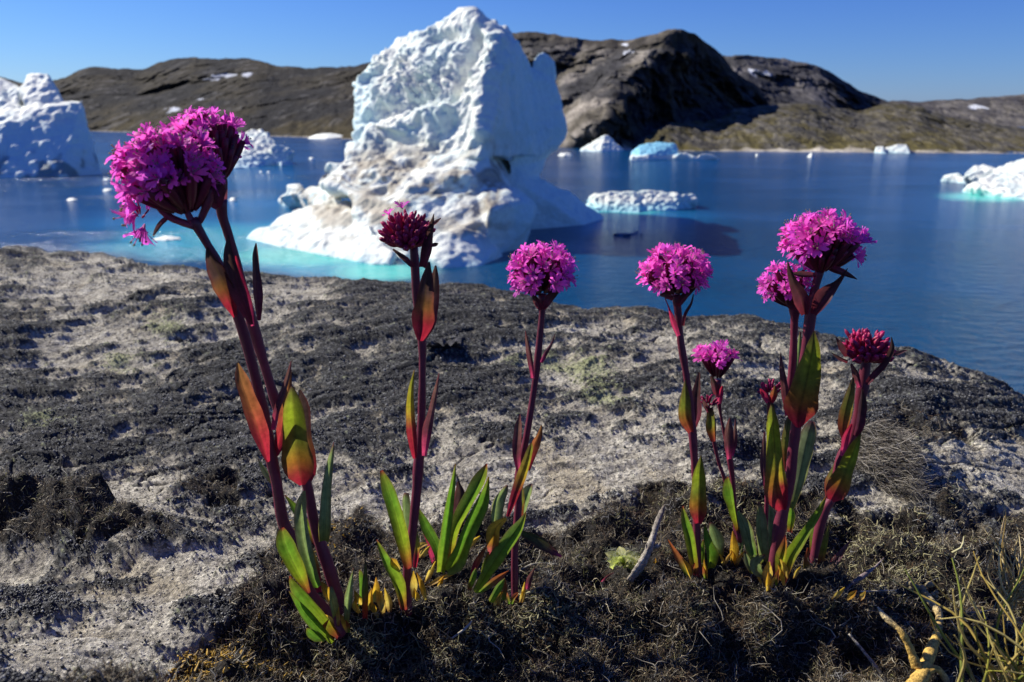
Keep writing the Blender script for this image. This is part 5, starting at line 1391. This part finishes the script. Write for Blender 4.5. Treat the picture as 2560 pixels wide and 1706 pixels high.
# loose stalks
for (pts, Yv, lab, c) in [
    ([(2122, 1585, 2.5), (2160, 1630, 4), (2225, 1712, 5)], [0.262, 0.25], "grey dry stalk lying in the moss left of the dead forked stem", (0.30, 0.27, 0.22)),
    ([(1282, 1440, 2), (1330, 1412, 3), (1385, 1412, 3), (1440, 1428, 1.5)], [0.318, 0.33], "thin arched grey stalk on the moss right of the flower with a curled yellow leaf", (0.30, 0.28, 0.22)),
    ([(1130, 1596, 2), (1165, 1570, 3), (1180, 1552, 1.5)], [0.28, 0.285], "short pale straw on the dark moss slope below the clump of bare leaves", (0.48, 0.43, 0.34)),
    ([(2110, 1475, 4), (2150, 1446, 6), (2185, 1420, 3), (2210, 1395, 1)], [0.315, 0.33], "grey purple dry stalk lying right of the rightmost wildflower", (0.22, 0.17, 0.16)),
    ([(2140, 1480, 1.6), (2190, 1478, 2), (2240, 1476, 1)], 0.305, "pale straight straw lying behind the dead forked stem", (0.44, 0.38, 0.28))]:
    seat(pts[0][0], pts[0][1], Yv if not isinstance(Yv, list) else Yv[0]); YS -= 0.003
    o = stem(None, pts, Yv, name='dry_stalk', n=20, col=[(0, c), (1, c)], mat=M_WOOD, rough=0.1, sides=6, loc=P(pts[0][0], pts[0][1], (Yv if not isinstance(Yv, list) else Yv[0]) + YS))
    tag(o, lab, "dry stalk", "loose dry stalks on the moss")
for (pts, Yv, pl, lab) in [
    ([(2118, 1500, 3), (2132, 1488, 7), (2142, 1476, 1)], 0.302, 'yellow', "fallen orange leaf in the moss below the rightmost wildflower"),
    ([(2080, 1500, 3), (2096, 1484, 6), (2112, 1468, 1)], 0.306, 'tan', "fallen tan leaf just left of a fallen orange leaf in the moss"),
    ([(1635, 1430, 3), (1638, 1415, 6), (1638, 1396, 1)], 0.328, 'yellow', "small upright yellow leaf right of the weathered twig"),
    ([(2150, 1500, 3), (2158, 1490, 6), (2164, 1478, 1)], 0.30, 'tan', "little curled tan leaf right of a fallen orange leaf in the moss"),
    ([(1505, 1455, 3), (1520, 1440, 3), (1535, 1432, 1)], 0.322, 'purple', "tiny purple leaf scrap left of the hairy rosette")]:
    seat(pts[0][0], pts[0][1], Yv); YS -= 0.003
    o = leaf(None, pts, Yv, Yv - 0.002, pl, name='fallen_leaf', n=10, mat=M_LEAF, loc=P(pts[0][0], pts[0][1], Yv + YS))
    tag(o, lab, "leaf", "fallen leaves in the moss")

# leafy lichens on the bare rock
def rock_tripe(px, py, r, col, label, seed, lobes=7):
    rd = random.Random(seed)
    c = on_ground(px, py); s = pxsize(c) * r
    mb = MB()
    for k in range(lobes):
        an = k * 2 * pi / lobes + rd.uniform(-0.3, 0.3); R = s * rd.uniform(0.6, 1.1); tl = rd.uniform(0.05, 0.55)
        nr, ncx = 6, 7
        V = []; C = []
        for i in range(nr):
            for j in range(ncx):
                t = i / (nr - 1); u = (j / (ncx - 1) - 0.5) * 1.25
                rr = R * t * (1 - 0.25 * abs(u)); a2 = an + u
                z = s * (0.06 + tl * t ** 1.6 * 0.55 + 0.14 * sin(u * 6 + k) * t)
                V.append(c + np.array((rr * cos(a2), rr * sin(a2) * 0.9, z))); C.append(np.array(col) * rd.uniform(0.8, 1.2))
        mb.add(V, grid_faces(nr, ncx), C)
    o = mb.build("leafy_lichen", M_GROUND, loc=c)
    tag(o, label, "lichen", "leafy lichens on the rock")
rock_tripe(512, 1165, 42, (0.045, 0.042, 0.045), "black curled leafy lichen on dark rock left of the tallest wildflower", 1)
rock_tripe(1110, 885, 50, (0.075, 0.072, 0.075), "grey wrinkled leafy lichen on the rock right of the crimson headed plant", 2, 9)
rock_tripe(455, 842, 26, (0.16, 0.16, 0.17), "small pale grey leafy lichen beside a yellow green crust high on the rock", 3)
rock_tripe(218, 1245, 30, (0.42, 0.42, 0.43), "whitish leafy lichen at the edge of the moss hummock, far left", 4)
rock_tripe(570, 1500, 30, (0.035, 0.03, 0.028), "black crumpled lichen at the lower left where rock meets moss", 5)
